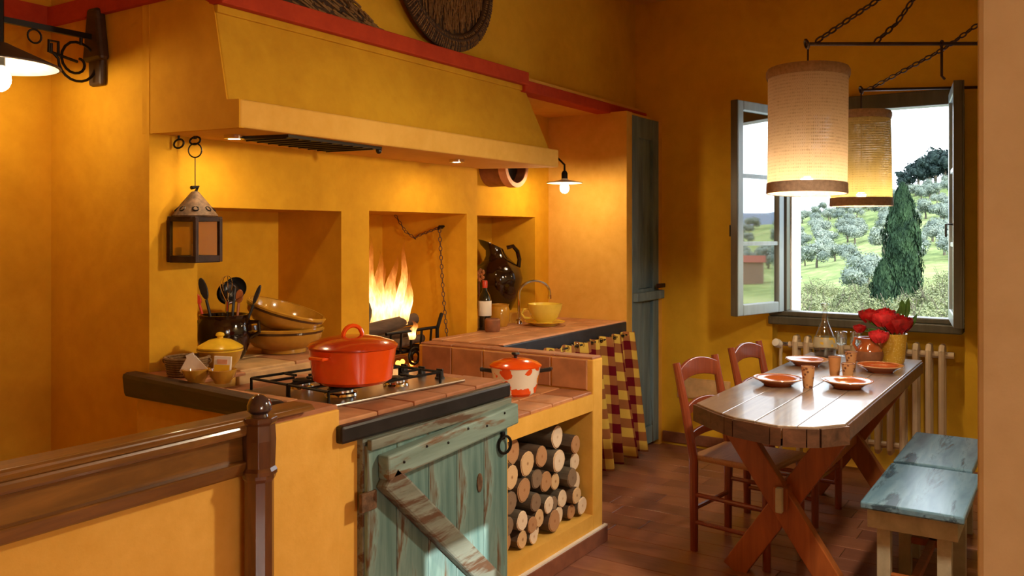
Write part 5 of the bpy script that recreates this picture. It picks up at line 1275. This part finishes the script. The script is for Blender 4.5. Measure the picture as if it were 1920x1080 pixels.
def cypress(label, x, D, ybase, ytop, w, cnt):
    c = CAMV * D + CAMR * ((x - 960) / 1620 * D); sc = D / 1620; z0 = 1.51 + (437 - ybase) * sc; H = (ybase - ytop) * sc; W2 = w / 2 * sc
    o = thing('cypress_tree', label, 'tree', (c.x, c.y, z0), 0, 'cypresses outside the window'); b = MB(); inner = MB()
    prof = lambda v: W2 * (0.58 + 0.42 * math.sin(min(1, v * 2.0 + 0.08) * PI / 2)) * (1 - max(0, v - 0.70) / 0.30) ** 0.6 if v < 1 else 0
    for i in range(cnt):
        v = q.random() ** 0.9; a = q.random() * 6.28; lump = 1 + 0.13 * math.sin(a * 5 + v * 26) + 0.08 * math.sin(a * 3 - v * 41); r = prof(v) * lump * (0.80 + 0.24 * q.random())
        p = Vector((r * math.cos(a), r * math.sin(a), H * v)); n = Vector((math.cos(a), math.sin(a), q.uniform(-.3, .5))); u = Vector((q.uniform(-.4, .4), q.uniform(-.4, .4), 1)).normalized(); w_ = n.cross(u).normalized(); s = 0.075 * q.uniform(0.6, 1.4)
        b.add([p - u * s, p - w_ * s * 0.45 + n * 0.02, p + u * s * 1.3, p + w_ * s * 0.45 + n * 0.02], [(0, 1, 2, 3)])
    b.build('foliage', M['cypress'], o)
    inner.lathe([(0, 0)] + [(prof(i / 14) * 0.78, H * i / 14) for i in range(14)] + [(0, H * 0.97)], n=14).build('inner_foliage', M['cypress'], o, True)
    MB().tube([(0, 0, -0.6), (0, 0, H * 0.5)], 0.10, 8).build('trunk', M['trunk'], o, True)
cypress('tall dark cypress standing in front of the olive hillside', 1692, 30, 660, 346, 64, 8000)
cypress('small cypress at the left foot of the tall one', 1656, 27, 650, 490, 44, 1800)
def pine(label, x, s, sc):
    p = ground(bear(x), s); o = thing('ridge_pine', label, 'tree', p, 0, 'dark trees on the ridge'); bl = [(q.uniform(-1.2, 1.2), q.uniform(-1.2, 1.2), 2.2 + q.uniform(-.6, 1.0), q.uniform(.6, 1.0)) for _ in range(8)]
    leaf_cloud(q, bl, 700, 0.22).build('crown', M['pine'], o); c = MB()
    for cx, cy, cz, rr in bl: c.ball((cx, cy, cz), rr * 0.7, 10, 7)
    c.build('inner_crown', M['pine'], o, True); MB().tube([(0, 0, -0.4), (0, 0, 2.4)], 0.14, 8).build('trunk', M['trunk'], o, True); o.scale = (sc, sc, sc)
for i, (x, sc, lb) in enumerate(((1696, 0.8, 'small dark tree on the ridge just behind the cypress tip'), (1722, 1.0, 'leftmost dark pine of the clump on the ridge'), (1742, 1.05, 'second dark pine of the clump on the ridge'), (1754, 1.35, 'tallest dark pine on the ridge'), (1772, 1.1, 'dark pine right of the tallest on the ridge'), (1795, 1.1, 'dark pine at the window edge on the ridge'))): pine(lb, x, 0.98, sc)
bp_ = []
for k in range(2):
    o = thing('scrub_bush', 'pale yellow-green scrub bush below the window', 'bush', (0, 0, 0), 0, 'scrub bushes below the window')
    bl = [(q.uniform(-.7, .7), q.uniform(-.7, .7), 0.5 + q.uniform(-.2, .4), q.uniform(.3, .55)) for _ in range(6)]
    leaf_cloud(q, bl, 1100, 0.06).build('leaves', M['scrub'], o); tw = MB()
    for i in range(6): a = q.random() * 6.28; tw.tube([(0, 0, -0.2), (math.cos(a) * 0.4, math.sin(a) * 0.4, 0.5), (math.cos(a) * 0.8, math.sin(a) * 0.8, 1.1 + q.random() * 0.4)], 0.012, 4)
    tw.build('twigs', M['trunk'], o); bp_.append(o)
k = 0
for i in range(46):
    x = 1470 + (i % 15) * 24.5 + q.uniform(-12, 12); p = ground(bear(x), 0.06 + 0.07 * (i // 15) + q.uniform(0, 0.07)); o = bp_[i] if i < 2 else dup(bp_[i % 2], p)
    sc = q.uniform(0.45, 0.75); o.location = p; o.rotation_euler = (0, 0, q.uniform(0, 6.28)); o.scale = (sc, sc, sc)
# small farmhouse that the open casement mirrors
hpz = HOUSE; hs = thing('farmhouse', 'distant farmhouse with red tiled roof mirrored in the open casement pane', 'house', hpz, 0.75); hs.scale = (0.5, 0.5, 0.55); hs.location = hpz + Vector((0, 0, 0.5))
MB().box(-1.6, 1.6, -1.3, 1.3, -1.0, 1.7).build('walls', plain('house_wall', (0.20, 0.13, 0.09), 0.9), hs)
MB().hexa([(-1.9, -1.6, 1.7), (1.9, -1.6, 1.7), (1.9, 1.6, 1.7), (-1.9, 1.6, 1.7)], [(-1.9, -0.05, 2.5), (1.9, -0.05, 2.5), (1.9, 0.05, 2.5), (-1.9, 0.05, 2.5)]).build('roof', plain('roof_tile', (0.20, 0.055, 0.03), 0.9), hs)
for x in (-0.8, 0.7): MB().box(x - 0.25, x + 0.25, -1.33, -1.29, 0.4, 1.2).build('window', M['iron'], hs)
for y in (-0.6, 0.6): MB().box(-1.63, -1.59, y - 0.25, y + 0.25, 0.4, 1.2).build('window', M['iron'], hs)
